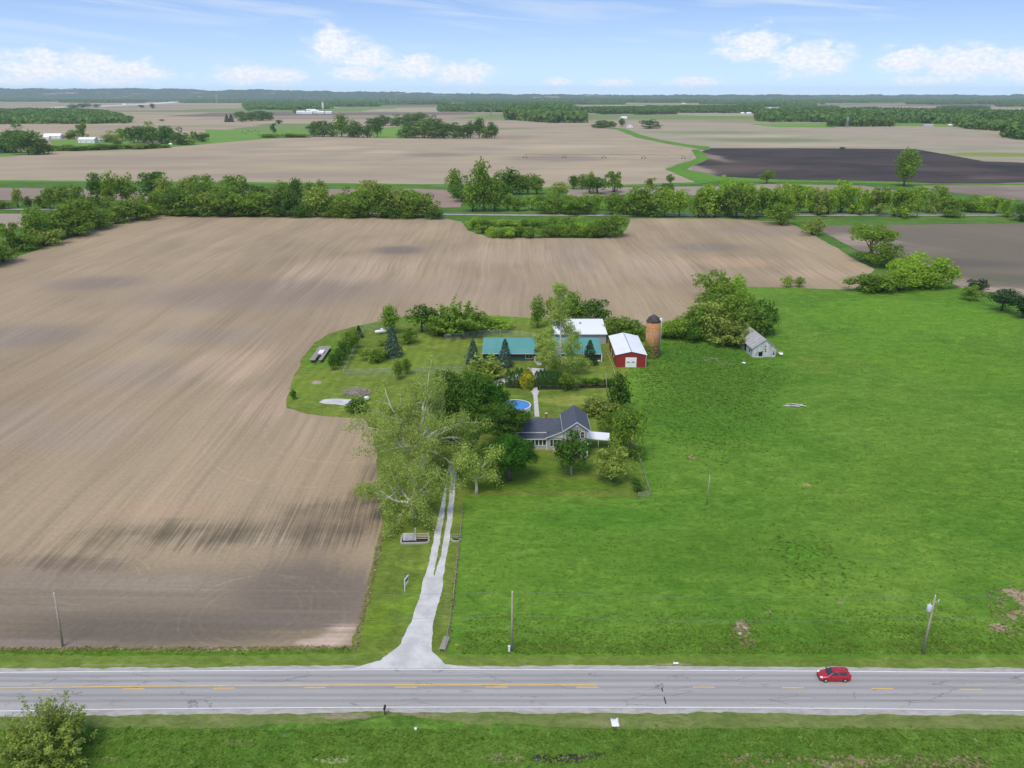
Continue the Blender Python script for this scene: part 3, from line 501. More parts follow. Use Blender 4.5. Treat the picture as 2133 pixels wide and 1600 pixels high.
# ================================================================ trees
def unit(v): return v/np.maximum(np.linalg.norm(v, axis=-1, keepdims=True), 1e-9)
def leaves(r, pos, nrm, size, jit=.55, asp=1.5):
    """small leaf-spray faces at pos, turned mostly along nrm"""
    n = len(pos); d = unit(nrm+r.normal(0, jit, (n, 3))); a = unit(np.cross(d, r.normal(0, 1, (n, 3)))); b = np.cross(d, a)
    s = (size*r.uniform(.6, 1.35, n))[:, None]; q = np.empty((n, 4, 3))
    q[:, 0] = pos-a*s*.5*asp; q[:, 1] = pos-b*s*.42+d*s*.08; q[:, 2] = pos+a*s*.5*asp-d*s*.15; q[:, 3] = pos+b*s*.42
    return q
def lobes_round(r, k, c=(0, 0, .58), R=(.36, .36, .30), lr=(.15, .24), fill=.75):
    out = []
    for i in range(k):
        u = unit(r.normal(0, 1, 3)); rr = r.uniform(fill, 1.05) if i > k*.2 else r.uniform(0, .6)
        out.append((np.array(c)+u*np.array(R)*rr, r.uniform(*lr)))
    return out
def crown_from(r, lobes, n, size, jit=.5, squash=(1, 1, .85), floor=.02, thin=.0):
    vol = np.array([l[1]**2 for l in lobes]); cnt = (n*vol/vol.sum()).astype(int); Q = []
    for (c, R), k in zip(lobes, cnt):
        if k < 1: continue
        u = unit(r.normal(0, 1, (k, 3))); u[:, 2] = np.where(u[:, 2] < -.3, np.where(r.rand(k) < .6, -u[:, 2], u[:, 2]), u[:, 2])
        rad_ = R*np.where(r.rand(k) < .12, r.uniform(1., 1.28, k), r.uniform(.62, 1.05, k))
        p = c+u*rad_[:, None]*np.array(squash); Q.append(leaves(r, p, u, size, jit))
    Q = np.concatenate(Q); z = Q[:, :, 2].mean(1); return Q[z > floor]
def limbs(r, lobes, base_r, h0=.0, top=.62, curve=.06, k=6, lean=(0, 0), fork=.35):
    mb = MB(); tp = Vector((lean[0], lean[1], top))
    pts = [Vector((0, 0, h0))]+[Vector((lean[0]*t, lean[1]*t, h0+(top-h0)*t))+Vector((r.uniform(-1, 1), r.uniform(-1, 1), 0))*curve*.25 for t in (.3, .6)]+[tp]
    mb.tube(pts, [base_r*1.25, base_r, base_r*.75, base_r*.35], 8)
    for i in r.choice(len(lobes), min(k, len(lobes)), replace=False):
        c = Vector(lobes[i][0]); t = r.uniform(fork, .9); a = Vector((lean[0]*t, lean[1]*t, h0+(top-h0)*t))
        if c.z < a.z: a.z = max(h0+.05, c.z-.1)
        mid = a.lerp(c, .5)+Vector((0, 0, curve*.6)); mb.tube([a, mid, c], [base_r*.5, base_r*.32, base_r*.1], 5)
    return mb
# each prototype: (crown faces, trunk) in a unit box: height 1, crown about 1 across
def p_round(r, n, size):      # broad dense crown on a short trunk
    L = lobes_round(r, 26, (0, 0, .57), (.36, .36, .32), (.14, .21)) if n < 4000 else lobes_round(r, 85, (0, 0, .58), (.37, .37, .34), (.075, .125), .5); return crown_from(r, L, n, size, .45), limbs(r, L, .028)
def p_low(r, n, size):        # crown to the ground
    L = lobes_round(r, 22, (0, 0, .44), (.38, .38, .42), (.14, .22)) if n < 4000 else lobes_round(r, 70, (0, 0, .46), (.38, .38, .41), (.08, .13), .5); return crown_from(r, L, n, size, .5), limbs(r, L, .022, top=.5)
def p_oval(r, n, size):       # taller than wide, uneven top
    L = lobes_round(r, 30, (0, 0, .48), (.27, .27, .40), (.15, .22), .3)+[(np.array([r.uniform(-.15, .15), r.uniform(-.15, .15), r.uniform(.78, .88)]), .12) for _ in range(4)]
    return crown_from(r, L, n, size, .55, (1, 1, 1.1)), limbs(r, L, .024)
def p_loose(r, n, size):      # airy, upright sprays with stems showing below
    L = []
    for i in range(20 if n < 4000 else 90):
        a = r.uniform(0, 6.28); z = r.uniform(.14, .9); q = r.uniform(0, .42)*(1.1-.45*z); L.append((np.array([math.cos(a)*q, math.sin(a)*q, z]), r.uniform(.08, .16)*(1.15-z*.4)*(1 if n < 4000 else .55)))
    cr = crown_from(r, L, n, size, .8, (.9, .9, 1.5)); mb = MB()
    for i in range(6):
        c = Vector(L[i][0]); mb.tube([(c.x*.15, c.y*.15, 0), (c.x*.5, c.y*.5, c.z*.55), c], [.016, .011, .004], 5)
    return cr, mb
def p_bush(r, n, size):       # rounded shrub branching from the ground
    L = lobes_round(r, 20, (0, 0, .42), (.36, .36, .36), (.13, .22)); mb = MB()
    for i in range(7):
        c = Vector(L[i][0]); mb.tube([(c.x*.1, c.y*.1, 0), c*.6, c], [.02, .013, .005], 5)
    return crown_from(r, L, n, size, .75, (1, 1, 1)), mb
def p_spray(r, n, size):      # a fountain of thin stems with leaves along them
    k = 70; a = r.uniform(0, 6.28, k); e = np.arccos(r.uniform(.12, 1, k)); L_ = r.uniform(.72, 1.0, k); d = np.stack([np.cos(a)*np.sin(e)*.52, np.sin(a)*np.sin(e)*.52, np.cos(e)*.9+.06], 1)*L_[:, None]
    i = r.randint(0, k, n); t = r.uniform(.22, 1.0, n)**.8; p = d[i]*t[:, None]+r.normal(0, 1, (n, 3))*(.016+.030*(1-t[:, None]))+[0, 0, .03]; mb = MB()
    for j in range(0, k, 3): mb.tube([(0, 0, 0), tuple(d[j]*.5), tuple(d[j]*.95)], [.008, .005, .002], 4)
    return leaves(r, p, d[i]+[0, 0, .5], size, .8, 1.6), mb
def p_spruce(r, n, size):     # whorls of drooping branches round a straight stem
    t = r.rand(n)**1.35; z = .06+.92*t; tier = np.floor(z*13)/13; R = .5*(1-z)**.82*(1+.22*np.cos((z*13 % 1)*3.14))+.015
    a = r.uniform(0, 6.283, n); br = 1+.14*np.sin(a*7+tier*40); q = R*br*r.uniform(.62, 1.04, n)
    p = np.stack([np.cos(a)*q, np.sin(a)*q, z-q*.18], 1); nr = np.stack([np.cos(a)*.8, np.sin(a)*.8, np.full(n, .75)], 1)
    mb = MB(); mb.tube([(0, 0, 0), (0, 0, .97)], [.03, .004], 7); return leaves(r, p, nr, size, .45, 1.8), mb
def p_pine(r, n, size):       # flat-topped plates of needles on a bare stem
    L = [(np.array([math.cos(a)*q, math.sin(a)*q, z]), s_) for a, q, z, s_ in zip(r.uniform(0, 6.28, 20), r.uniform(.05, .34, 20), r.uniform(.36, .86, 20), r.uniform(.11, .18, 20))]
    return crown_from(r, L, n, size, .6, (1.1, 1.1, .6)), limbs(r, L, .03, k=8)
def p_column(r, n, size):     # clipped-looking column
    z = r.uniform(.02, 1, n); R = .5*np.clip((1-z)*2.2, 0, 1)**.5*(.86+.14*np.sin(z*3.1)); a = r.uniform(0, 6.283, n); q = R*r.uniform(.8, 1.06, n)*(1+.07*np.sin(a*5+z*9))
    p = np.stack([np.cos(a)*q, np.sin(a)*q, z], 1); mb = MB(); mb.tube([(0, 0, 0), (0, 0, .8)], [.05, .01], 6)
    return leaves(r, p, np.stack([np.cos(a), np.sin(a), np.full(n, .5)], 1), size, .4, 1.7), mb
def p_tshape(r, n, size):     # leaning stem, spreading head, hollow below
    L = [(np.array([x, y, z]), s_) for x, y, z, s_ in zip(r.uniform(-.40, .40, 34), r.uniform(-.3, .3, 34), r.uniform(.58, .86, 34), r.uniform(.11, .17, 34))]+[(np.array([r.uniform(-.4, .4), r.uniform(-.3, .3), r.uniform(.06, .2)]), .12) for _ in range(8)]+[(np.array([-.40, 0, .5]), .08), (np.array([.42, 0, .55]), .1)]
    return crown_from(r, L, n, size, .6, (1, 1, .8)), limbs(r, L[:20], .03, k=9, top=.7)
SHAPES = dict(round=p_round, low=p_low, oval=p_oval, loose=p_loose, bush=p_bush, spray=p_spray, spruce=p_spruce, pine=p_pine, column=p_column, tshape=p_tshape)
PROTO = {}
def proto(shape, var, n, size):
    key = (shape, var, n, size)
    if key not in PROTO:
        r = np.random.RandomState(hash((var*31+n)) % 99999+len(shape)*7); q, mb = SHAPES[shape](r, n, size)
        PROTO[key] = (quads_mesh('crown', q), mb.mesh('trunk'))
    return PROTO[key]
TREES = []
def tree(px, yb, yt, wpx, shape, col, label, group=None, name='tree', cat='tree', n=None, size=None, bark='bark', depth=None, hk=1., rz=None, kind=None):
    """a tree whose foot stands on the ground seen at (px, yb), its top seen at yt, wpx wide in the photograph"""
    g = at(px, yb); h = hgt(px, yb, yt)*hk; s_ = scl(px, yb); wd = wpx/s_
    if yb < 330 and shape == 'round': shape = 'low'
    if yb < 330: wd *= 1.2
    if n is None: n = int(np.clip(wpx*abs(yb-yt)*.42, 260, 9000)); n = 1600 if n < 1400 else 1400 if n < 2000 else 2600 if n < 3600 else 5000 if n < 6000 else 8000
    if size is None: size = {1600: .050, 1400: .055, 2600: .042, 5000: .034, 8000: .028}.get(n, .04)
    var = random.randrange(4) if n <= 1600 else random.randrange(99)
    cm, tm = proto(shape, var, n, size)
    e = empty(name, (g.x, g.y, 0), random.uniform(0, 6.28) if rz is None else rz, label, cat, group, kind); k_ = 1.42 if n <= 1600 else 1.12 if n > 8000 or shape in ('spruce', 'column') else 1.28; k_ = min(k_, 1.15) if shape in ('spruce', 'column') else k_; e.scale = (wd*k_, wd*k_*(depth or 1), h*1.03)
    for nm, me, mt in (('trunk', tm, MAT[bark]), ('crown', cm, LF[col])):
        if not me.materials: me.materials.append(mt)
        o = bpy.data.objects.new(nm, me); C.objects.link(o); o.parent = e
        o.material_slots[0].link = 'OBJECT'; o.material_slots[0].material = mt
    TREES.append(e); return e
ORD = ['first', 'second', 'third', 'fourth', 'fifth', 'sixth', 'seventh', 'eighth', 'ninth', 'tenth', 'eleventh', 'twelfth', 'thirteenth', 'fourteenth', 'fifteenth', 'sixteenth', 'seventeenth', 'eighteenth', 'nineteenth', 'twentieth']
ORD += ['twenty-'+w_ for w_ in ORD[:9]]+['thirtieth']+['thirty-'+w_ for w_ in ORD[:9]]+['fortieth']+['forty-'+w_ for w_ in ORD[:9]]+['fiftieth']+['fifty-'+w_ for w_ in ORD[:9]]
CN = dict(dark='dark green', maple='rich green', mid='mid green', lime='lime green', spring='yellow-green', olive='olive green', syc='pale green', far='deep green', pine='dark', spruce='blue-green', gold='yellow', arbor='dark green')
SHN = dict(round='rounded', low='low', oval='upright', loose='airy', bush='bushy', spray='feathery', spruce='conical', pine='spreading', column='narrow', tshape='spreading')
def row(items, place, group, name='tree', cat='tree'):
    """items: (px, yb, yt, w, shape, col); each is told from the others by its look and its count from the left end"""
    for i, it in enumerate(sorted(items, key=lambda t: t[0])):
        px, yb, yt, wp, sh, co = it[:6]
        tree(px, yb, yt, wp, sh, co, f'{CN[co]} {SHN[sh]} {cat}, {ORD[i]} from left {place}', group, name, cat)
def auto_row(x0, x1, step, yb, yt, wpx, pick, seed, jy=2.5, jt=7):
    r = random.Random(seed); out = []; x = x0
    while x <= x1:
        t = (x-x0)/max(1, x1-x0); b = yb(t) if callable(yb) else yb; tp = yt(t) if callable(yt) else yt
        sh, co = r.choice(pick); out.append((x+r.uniform(-.3, .3)*step, b+r.uniform(-jy, jy), tp+r.uniform(-jt, jt), wpx*r.uniform(.75, 1.25), sh, co)); x += step*r.uniform(.75, 1.25)
    return out
E1 = [('low', 'mid'), ('oval', 'mid'), ('low', 'dark'), ('loose', 'mid'), ('bush', 'olive'), ('oval', 'olive')]
# the tree line behind the ploughed field, west half: front row, second row, tall ones standing out
row(auto_row(318, 905, 25, lambda t: 446+t*6, lambda t: 394+t*4, 52, E1+[('low', 'mid'), ('oval', 'dark')], 3, 2, 8), 'in front row beyond the ploughed field', 'trees along the far edge of the ploughed field')
row(auto_row(322, 915, 30, lambda t: 449+t*6, lambda t: 425+t*4, 36, [('bush', 'mid'), ('bush', 'dark'), ('low', 'mid')], 33, 1.5, 5), 'of low growth before ploughed field row', 'undergrowth along the far edge of the ploughed field', 'shrub', 'shrub')
row([(205, 424, 362, 40, 'oval', 'dark'), (235, 428, 358, 42, 'oval', 'mid'), (264, 426, 361, 42, 'oval', 'mid'), (323, 424, 357, 56, 'round', 'dark'), (345, 428, 372, 40, 'oval', 'olive'), (400, 428, 369, 36, 'round', 'olive'), (428, 430, 362, 40, 'round', 'mid'), (491, 432, 364, 48, 'round', 'mid'),
     (372, 430, 388, 50, 'low', 'mid'), (455, 430, 385, 50, 'low', 'mid'), (535, 432, 384, 46, 'low', 'dark'), (560, 432, 392, 36, 'oval', 'mid'), (590, 432, 377, 40, 'oval', 'mid'), (618, 432, 375, 34, 'oval', 'dark'), (648, 432, 382, 30, 'oval', 'mid'), (668, 432, 379, 30, 'oval', 'mid'), (715, 432, 388, 44, 'low', 'mid'), (768, 434, 375, 48, 'round', 'olive'), (800, 434, 386, 44, 'oval', 'mid'), (840, 436, 392, 50, 'low', 'mid'), (875, 440, 395, 46, 'low', 'mid')],
    'among taller trees beyond ploughed field', 'taller trees rising behind the hedgerow')
# hedgerow slanting down to the left edge of the picture
row([(28, 524, 463, 46, 'loose', 'mid'), (-30, 555, 480, 80, 'low', 'mid'), (8, 545, 500, 60, 'bush', 'mid'), (48, 522, 482, 52, 'bush', 'mid'), (78, 508, 432, 74, 'oval', 'mid'), (112, 498, 440, 62, 'oval', 'mid'), (95, 512, 470, 60, 'bush', 'olive'), (142, 490, 424, 74, 'oval', 'mid'), (172, 482, 412, 84, 'oval', 'mid'), (160, 492, 450, 60, 'bush', 'mid'), (205, 474, 430, 56, 'low', 'mid'), (240, 466, 425, 50, 'low', 'mid'), (262, 460, 418, 60, 'oval', 'mid'), (285, 458, 412, 62, 'low', 'mid'), (300, 452, 425, 46, 'bush', 'mid')],
    'in slanting hedgerow left of field', 'trees of the hedgerow slanting along the field')
row([(38, 432, 392, 22, 'loose', 'spring'), (60, 438, 410, 18, 'oval', 'dark'), (88, 434, 405, 34, 'loose', 'mid'), (105, 436, 393, 34, 'oval', 'mid'), (135, 436, 388, 44, 'oval', 'mid'), (162, 436, 385, 34, 'loose', 'mid'), (195, 444, 408, 40, 'low', 'dark'), (225, 444, 405, 40, 'low', 'mid'), (10, 434, 415, 40, 'bush', 'mid'), (-60, 438, 400, 60, 'low', 'mid')],
    'beside railway at far left', 'small trees beside the railway on the left')
# middle clump with the tall poplar
row([(947, 412, 354, 34, 'oval', 'mid'), (962, 420, 366, 38, 'low', 'dark'), (985, 440, 372, 50, 'oval', 'mid'), (1008, 440, 333, 56, 'oval', 'mid'), (1030, 440, 370, 48, 'oval', 'mid'), (1045, 412, 362, 44, 'low', 'dark'), (1062, 404, 350, 54, 'oval', 'dark'), (1082, 405, 366, 36, 'oval', 'mid'), (1100, 404, 362, 30, 'oval', 'mid'), (1118, 404, 362, 34, 'oval', 'mid'), (1163, 412, 380, 38, 'round', 'olive'),
     (1194, 394, 367, 24, 'oval', 'dark'), (1212, 394, 364, 28, 'oval', 'mid'), (1228, 400, 360, 22, 'loose', 'spring'), (1244, 404, 370, 48, 'round', 'dark'), (1277, 400, 356, 40, 'loose', 'mid'), (1355, 394, 370, 26, 'loose', 'olive'), (1396, 384, 363, 15, 'round', 'mid'), (1385, 410, 382, 28, 'round', 'dark')],
    'in poplar clump behind railway', 'trees of the clump north of the railway')
row(auto_row(1060, 1330, 24, 438, lambda t: 408-t*6, 32, [('loose', 'lime'), ('low', 'lime'), ('bush', 'mid')], 8, 2, 6)+auto_row(1145, 1330, 34, 446, lambda t: 402-t*5, 44, [('oval', 'mid'), ('low', 'mid')], 9, 2, 7),
    'in low row right of poplar', 'low trees beside the railway in the middle')
row(auto_row(1330, 1650, 27, lambda t: 449+t*5, lambda t: 394-t*2, 50, [('oval', 'mid'), ('low', 'mid'), ('oval', 'lime'), ('loose', 'mid')], 10, 2, 7)+[(1515, 430, 366, 42, 'oval', 'lime'), (1545, 432, 380, 44, 'oval', 'lime'), (1475, 430, 384, 40, 'oval', 'lime')],
    'in dense row beyond ploughed field', 'trees in the dense row above the ploughed field')
row(auto_row(1570, 1840, 23, 446, lambda t: 386+t*8, 44, [('loose', 'lime'), ('loose', 'lime'), ('loose', 'spring')], 12, 3, 8)+[(1755, 432, 374, 44, 'loose', 'lime'), (1650, 430, 380, 40, 'loose', 'lime'), (1668, 430, 385, 40, 'loose', 'lime')]+[(1862, 450, 394, 46, 'loose', 'lime'), (1885, 452, 392, 50, 'loose', 'lime'), (1912, 440, 390, 40, 'loose', 'lime'), (1955, 438, 386, 42, 'loose', 'lime'), (1938, 444, 400, 34, 'loose', 'spring'), (1982, 440, 406, 36, 'low', 'mid'), (2015, 440, 405, 42, 'low', 'mid'), (2045, 442, 405, 40, 'low', 'lime'), (2070, 444, 410, 34, 'loose', 'lime'), (2096, 452, 413, 34, 'loose', 'lime'), (1985, 452, 434, 40, 'bush', 'mid')],
    'in lime row beside the railway', 'lime green trees beside the railway')
row([(2125, 460, 420, 34, 'low', 'dark'), (2160, 462, 415, 44, 'low', 'mid'), (2210, 462, 410, 50, 'oval', 'mid'), (2260, 462, 412, 50, 'oval', 'lime'), (2320, 464, 415, 60, 'oval', 'mid')], 'at right end of railway row', 'trees at the right end of the railway row')
# the copse round the pond
row(auto_row(1000, 1110, 16, 470, 456, 26, [('bush', 'mid'), ('bush', 'lime')], 15, 2, 2)+auto_row(1025, 1250, 17, 494, lambda t: 472-t*8, 27, [('bush', 'lime'), ('bush', 'mid'), ('bush', 'mid')], 14, 2.5, 3)+[(985, 478, 448, 28, 'bush', 'lime'), (1005, 486, 466, 30, 'bush', 'mid'), (1282, 492, 440, 48, 'low', 'mid'), (1256, 494, 452, 38, 'bush', 'mid'), (1235, 490, 452, 36, 'bush', 'lime'), (1205, 488, 450, 34, 'low', 'lime'), (1180, 482, 452, 36, 'bush', 'mid'), (1150, 476, 450, 36, 'bush', 'mid'), (1120, 474, 456, 32, 'bush', 'mid')],
    'in copse jutting into ploughed field', 'bushes of the copse round the pond', 'shrub', 'shrub')
# single trees further off
tree(1882, 388, 312, 54, 'oval', 'mid', 'big lone mid green tree standing at the edge of the black field', n=2600)
tree(1597, 382, 355, 25, 'round', 'mid', 'small round tree at the near edge of the black field left of the big tree')
tree(1754, 311, 305, 8, 'bush', 'dark', 'tiny dark bush on the far edge of the black field', name='shrub', cat='shrub')
row([(10, 318, 275, 40, 'round', 'far'), (32, 318, 270, 40, 'round', 'far'), (46, 300, 258, 36, 'round', 'far'), (60, 322, 272, 46, 'round', 'far'), (80, 322, 278, 34, 'low', 'far'), (-25, 318, 270, 50, 'round', 'far'), (-70, 318, 275, 50, 'round', 'far')], 'around farmhouse at left edge', 'big trees round the farmhouse on the left')
row([(142, 290, 277, 16, 'bush', 'dark'), (155, 289, 270, 20, 'low', 'mid'), (172, 290, 257, 22, 'loose', 'mid'), (228, 296, 272, 24, 'round', 'olive'), (256, 293, 267, 24, 'round', 'mid'), (280, 298, 262, 30, 'round', 'far'), (300, 300, 262, 34, 'round', 'far'), (318, 296, 253, 30, 'round', 'mid'), (336, 300, 258, 36, 'round', 'far'), (352, 298, 268, 26, 'round', 'far'), (372, 302, 265, 26, 'round', 'far'), (388, 302, 280, 24, 'low', 'olive'), (406, 296, 273, 14, 'loose', 'mid'), (425, 296, 274, 18, 'round', 'dark'), (240, 300, 290, 20, 'bush', 'mid')],
    'around white farm buildings at left', 'trees round the white farm buildings on the left')
row(auto_row(105, 350, 19, lambda t: 314-t*6, lambda t: 303-t*6, 26, [('bush', 'mid'), ('bush', 'olive'), ('bush', 'dark')], 21, 1, 2), 'in hedge below white farm buildings', 'hedge bushes below the white farm buildings', 'shrub', 'shrub')
row([(655, 284, 250, 22, 'low', 'far'), (672, 285, 248, 24, 'low', 'far'), (690, 285, 252, 24, 'low', 'far'), (712, 285, 240, 26, 'oval', 'mid'), (730, 286, 250, 26, 'low', 'far'), (748, 286, 250, 26, 'low', 'far'), (765, 286, 256, 20, 'low', 'far'), (786, 286, 246, 20, 'oval', 'far'), (776, 262, 246, 20, 'round', 'far'), (790, 262, 240, 24, 'round', 'far'), (803, 262, 241, 18, 'round', 'far'), (571, 276, 256, 12, 'loose', 'far'), (582, 258, 248, 10, 'bush', 'far'), (570, 286, 278, 40, 'bush', 'mid'), (610, 286, 276, 34, 'bush', 'mid'), (635, 286, 278, 30, 'bush', 'mid')],
    'in left half of far wood', 'trees of the wood beyond the far field, left half')
row([(828, 262, 238, 26, 'round', 'far'), (850, 262, 234, 30, 'round', 'far'), (875, 262, 234, 30, 'round', 'far'), (898, 262, 240, 26, 'round', 'far'), (845, 287, 262, 22, 'low', 'far'), (862, 287, 252, 28, 'low', 'far'), (885, 287, 244, 32, 'low', 'mid'), (905, 288, 246, 30, 'low', 'far'), (925, 288, 250, 26, 'low', 'far'), (945, 288, 252, 26, 'low', 'far'), (965, 288, 256, 24, 'low', 'far'), (980, 288, 252, 18, 'oval', 'far'), (998, 288, 248, 22, 'oval', 'far'), (1012, 288, 262, 24, 'low', 'mid'), (1024, 288, 255, 18, 'oval', 'far'), (1030, 288, 262, 14, 'oval', 'far')],
    'in right half of far wood', 'trees of the wood beyond the far field, right half')
row([(473, 254, 238, 9, 'spruce', 'pine'), (482, 254, 238, 10, 'spruce', 'pine'), (505, 254, 230, 20, 'round', 'far'), (525, 252, 226, 26, 'round', 'far'), (547, 251, 228, 26, 'round', 'far'), (562, 250, 232, 16, 'low', 'far')], 'in far clump with two conifers', 'trees of the small far clump with conifers')
row([(1245, 267, 253, 18, 'round', 'far'), (1258, 267, 249, 22, 'round', 'far'), (1271, 267, 252, 18, 'round', 'far'), (1295, 264, 247, 12, 'oval', 'far'), (1352, 268, 247, 28, 'round', 'far')], 'around the far white cottage', 'dark trees round the far white cottage')
row([(1555, 236, 226, 12, 'round', 'far'), (202, 224, 216, 12, 'round', 'far'), (175, 225, 215, 20, 'round', 'far'), (155, 225, 216, 20, 'round', 'far'), (318, 226, 216, 10, 'loose', 'far'), (294, 225, 218, 10, 'loose', 'far'), (615, 236, 228, 8, 'round', 'far'), (336, 252, 248, 10, 'bush', 'far')],
    'among lone trees near the horizon', 'lone trees scattered near the horizon')
# field hedgerow to the right of the ploughed field
SP = 'right of the ploughed field'
tree(1625, 468, 424, 54, 'bush', 'mid', 'round mid green bush at the top end of the hedgerow right of the ploughed field', name='shrub', cat='shrub')
tree(1690, 489, 452, 42, 'bush', 'olive', 'lone rounded olive shrub near the corner of the ploughed field, below the railway trees', name='shrub', cat='shrub')
tree(1812, 543, 472, 88, 'tshape', 'mid', 'spreading tree with an open hollow under its head '+SP, n=5000)
tree(1845, 556, 504, 58, 'low', 'mid', 'dense upright tree between the hollow tree and the big bushes '+SP)
tree(1895, 585, 516, 74, 'bush', 'lime', 'tall back bush of the big bush group '+SP, 'big bushes at the corner of the pasture', name='shrub', cat='shrub')
tree(1945, 600, 528, 76, 'bush', 'lime', 'biggest rightmost bush of the big bush group '+SP, 'big bushes at the corner of the pasture', name='shrub', cat='shrub')
tree(1905, 600, 545, 66, 'bush', 'lime', 'middle bush of the big bush group '+SP, 'big bushes at the corner of the pasture', name='shrub', cat='shrub')
tree(1798, 606, 566, 62, 'bush', 'mid', 'low bush at the left front of the big bush group '+SP, 'big bushes at the corner of the pasture', name='shrub', cat='shrub')
tree(1835, 606, 560, 64, 'bush', 'mid', 'second low bush from the left of the front bushes '+SP, 'big bushes at the corner of the pasture', name='shrub', cat='shrub')
tree(1875, 605, 558, 56, 'bush', 'lime', 'third low bush from the left of the front bushes '+SP, 'big bushes at the corner of the pasture', name='shrub', cat='shrub')
tree(1638, 598, 574, 22, 'bush', 'spring', 'left one of two small yellow-green shrubs between field and pasture', 'two small shrubs between field and pasture', name='shrub', cat='shrub')
tree(1664, 598, 577, 20, 'bush', 'spring', 'right one of two small yellow-green shrubs between field and pasture', 'two small shrubs between field and pasture', name='shrub', cat='shrub')
tree(2034, 615, 581, 36, 'round', 'pine', 'dark pine behind the small bright tree at the right edge of the pasture', name='pine_tree')
tree(2020, 626, 594, 30, 'low', 'mid', 'small bright green tree in front of the first dark pine')
tree(2086, 647, 602, 52, 'round', 'pine', 'wide dark pine between the first pine and the right edge', name='pine_tree')
tree(2130, 662, 618, 44, 'round', 'pine', 'dark pine cut by the right edge of the picture', name='pine_tree')
tree(2190, 690, 630, 60, 'pine', 'pine', 'dark pine outside the right edge of the picture', name='pine_tree')
# thicket between silo and old shed
TH = 'thicket between silo and weathered shed'
for it in [(1480, 624, 558, 56, 'low', 'mid', 'topmost round tree'), (1498, 650, 585, 84, 'bush', 'mid', 'wide olive bush below the topmost tree'), (1535, 638, 572, 44, 'oval', 'lime', 'pale upright tree at the upper right'), (1455, 700, 628, 64, 'bush', 'mid', 'left round bush'), (1495, 704, 630, 88, 'low', 'olive', 'central broad tree'),
           (1545, 700, 612, 86, 'low', 'mid', 'tall right tree'), (1580, 696, 620, 56, 'low', 'dark', 'dark rightmost tree next to the shed roof'), (1515, 716, 652, 90, 'spray', 'olive', 'olive front bush beside the shed roof'), (1425, 698, 645, 42, 'bush', 'mid', 'small left bush'), (1448, 712, 670, 44, 'bush', 'dark', 'dark low bush'), (1405, 706, 662, 46, 'bush', 'lime', 'bright bush right of the silo'), (1382, 702, 668, 36, 'bush', 'lime', 'bright low bush touching the silo')]:
    tree(*it[:6], it[6]+' of the '+TH, 'trees and bushes of the thicket by the shed')
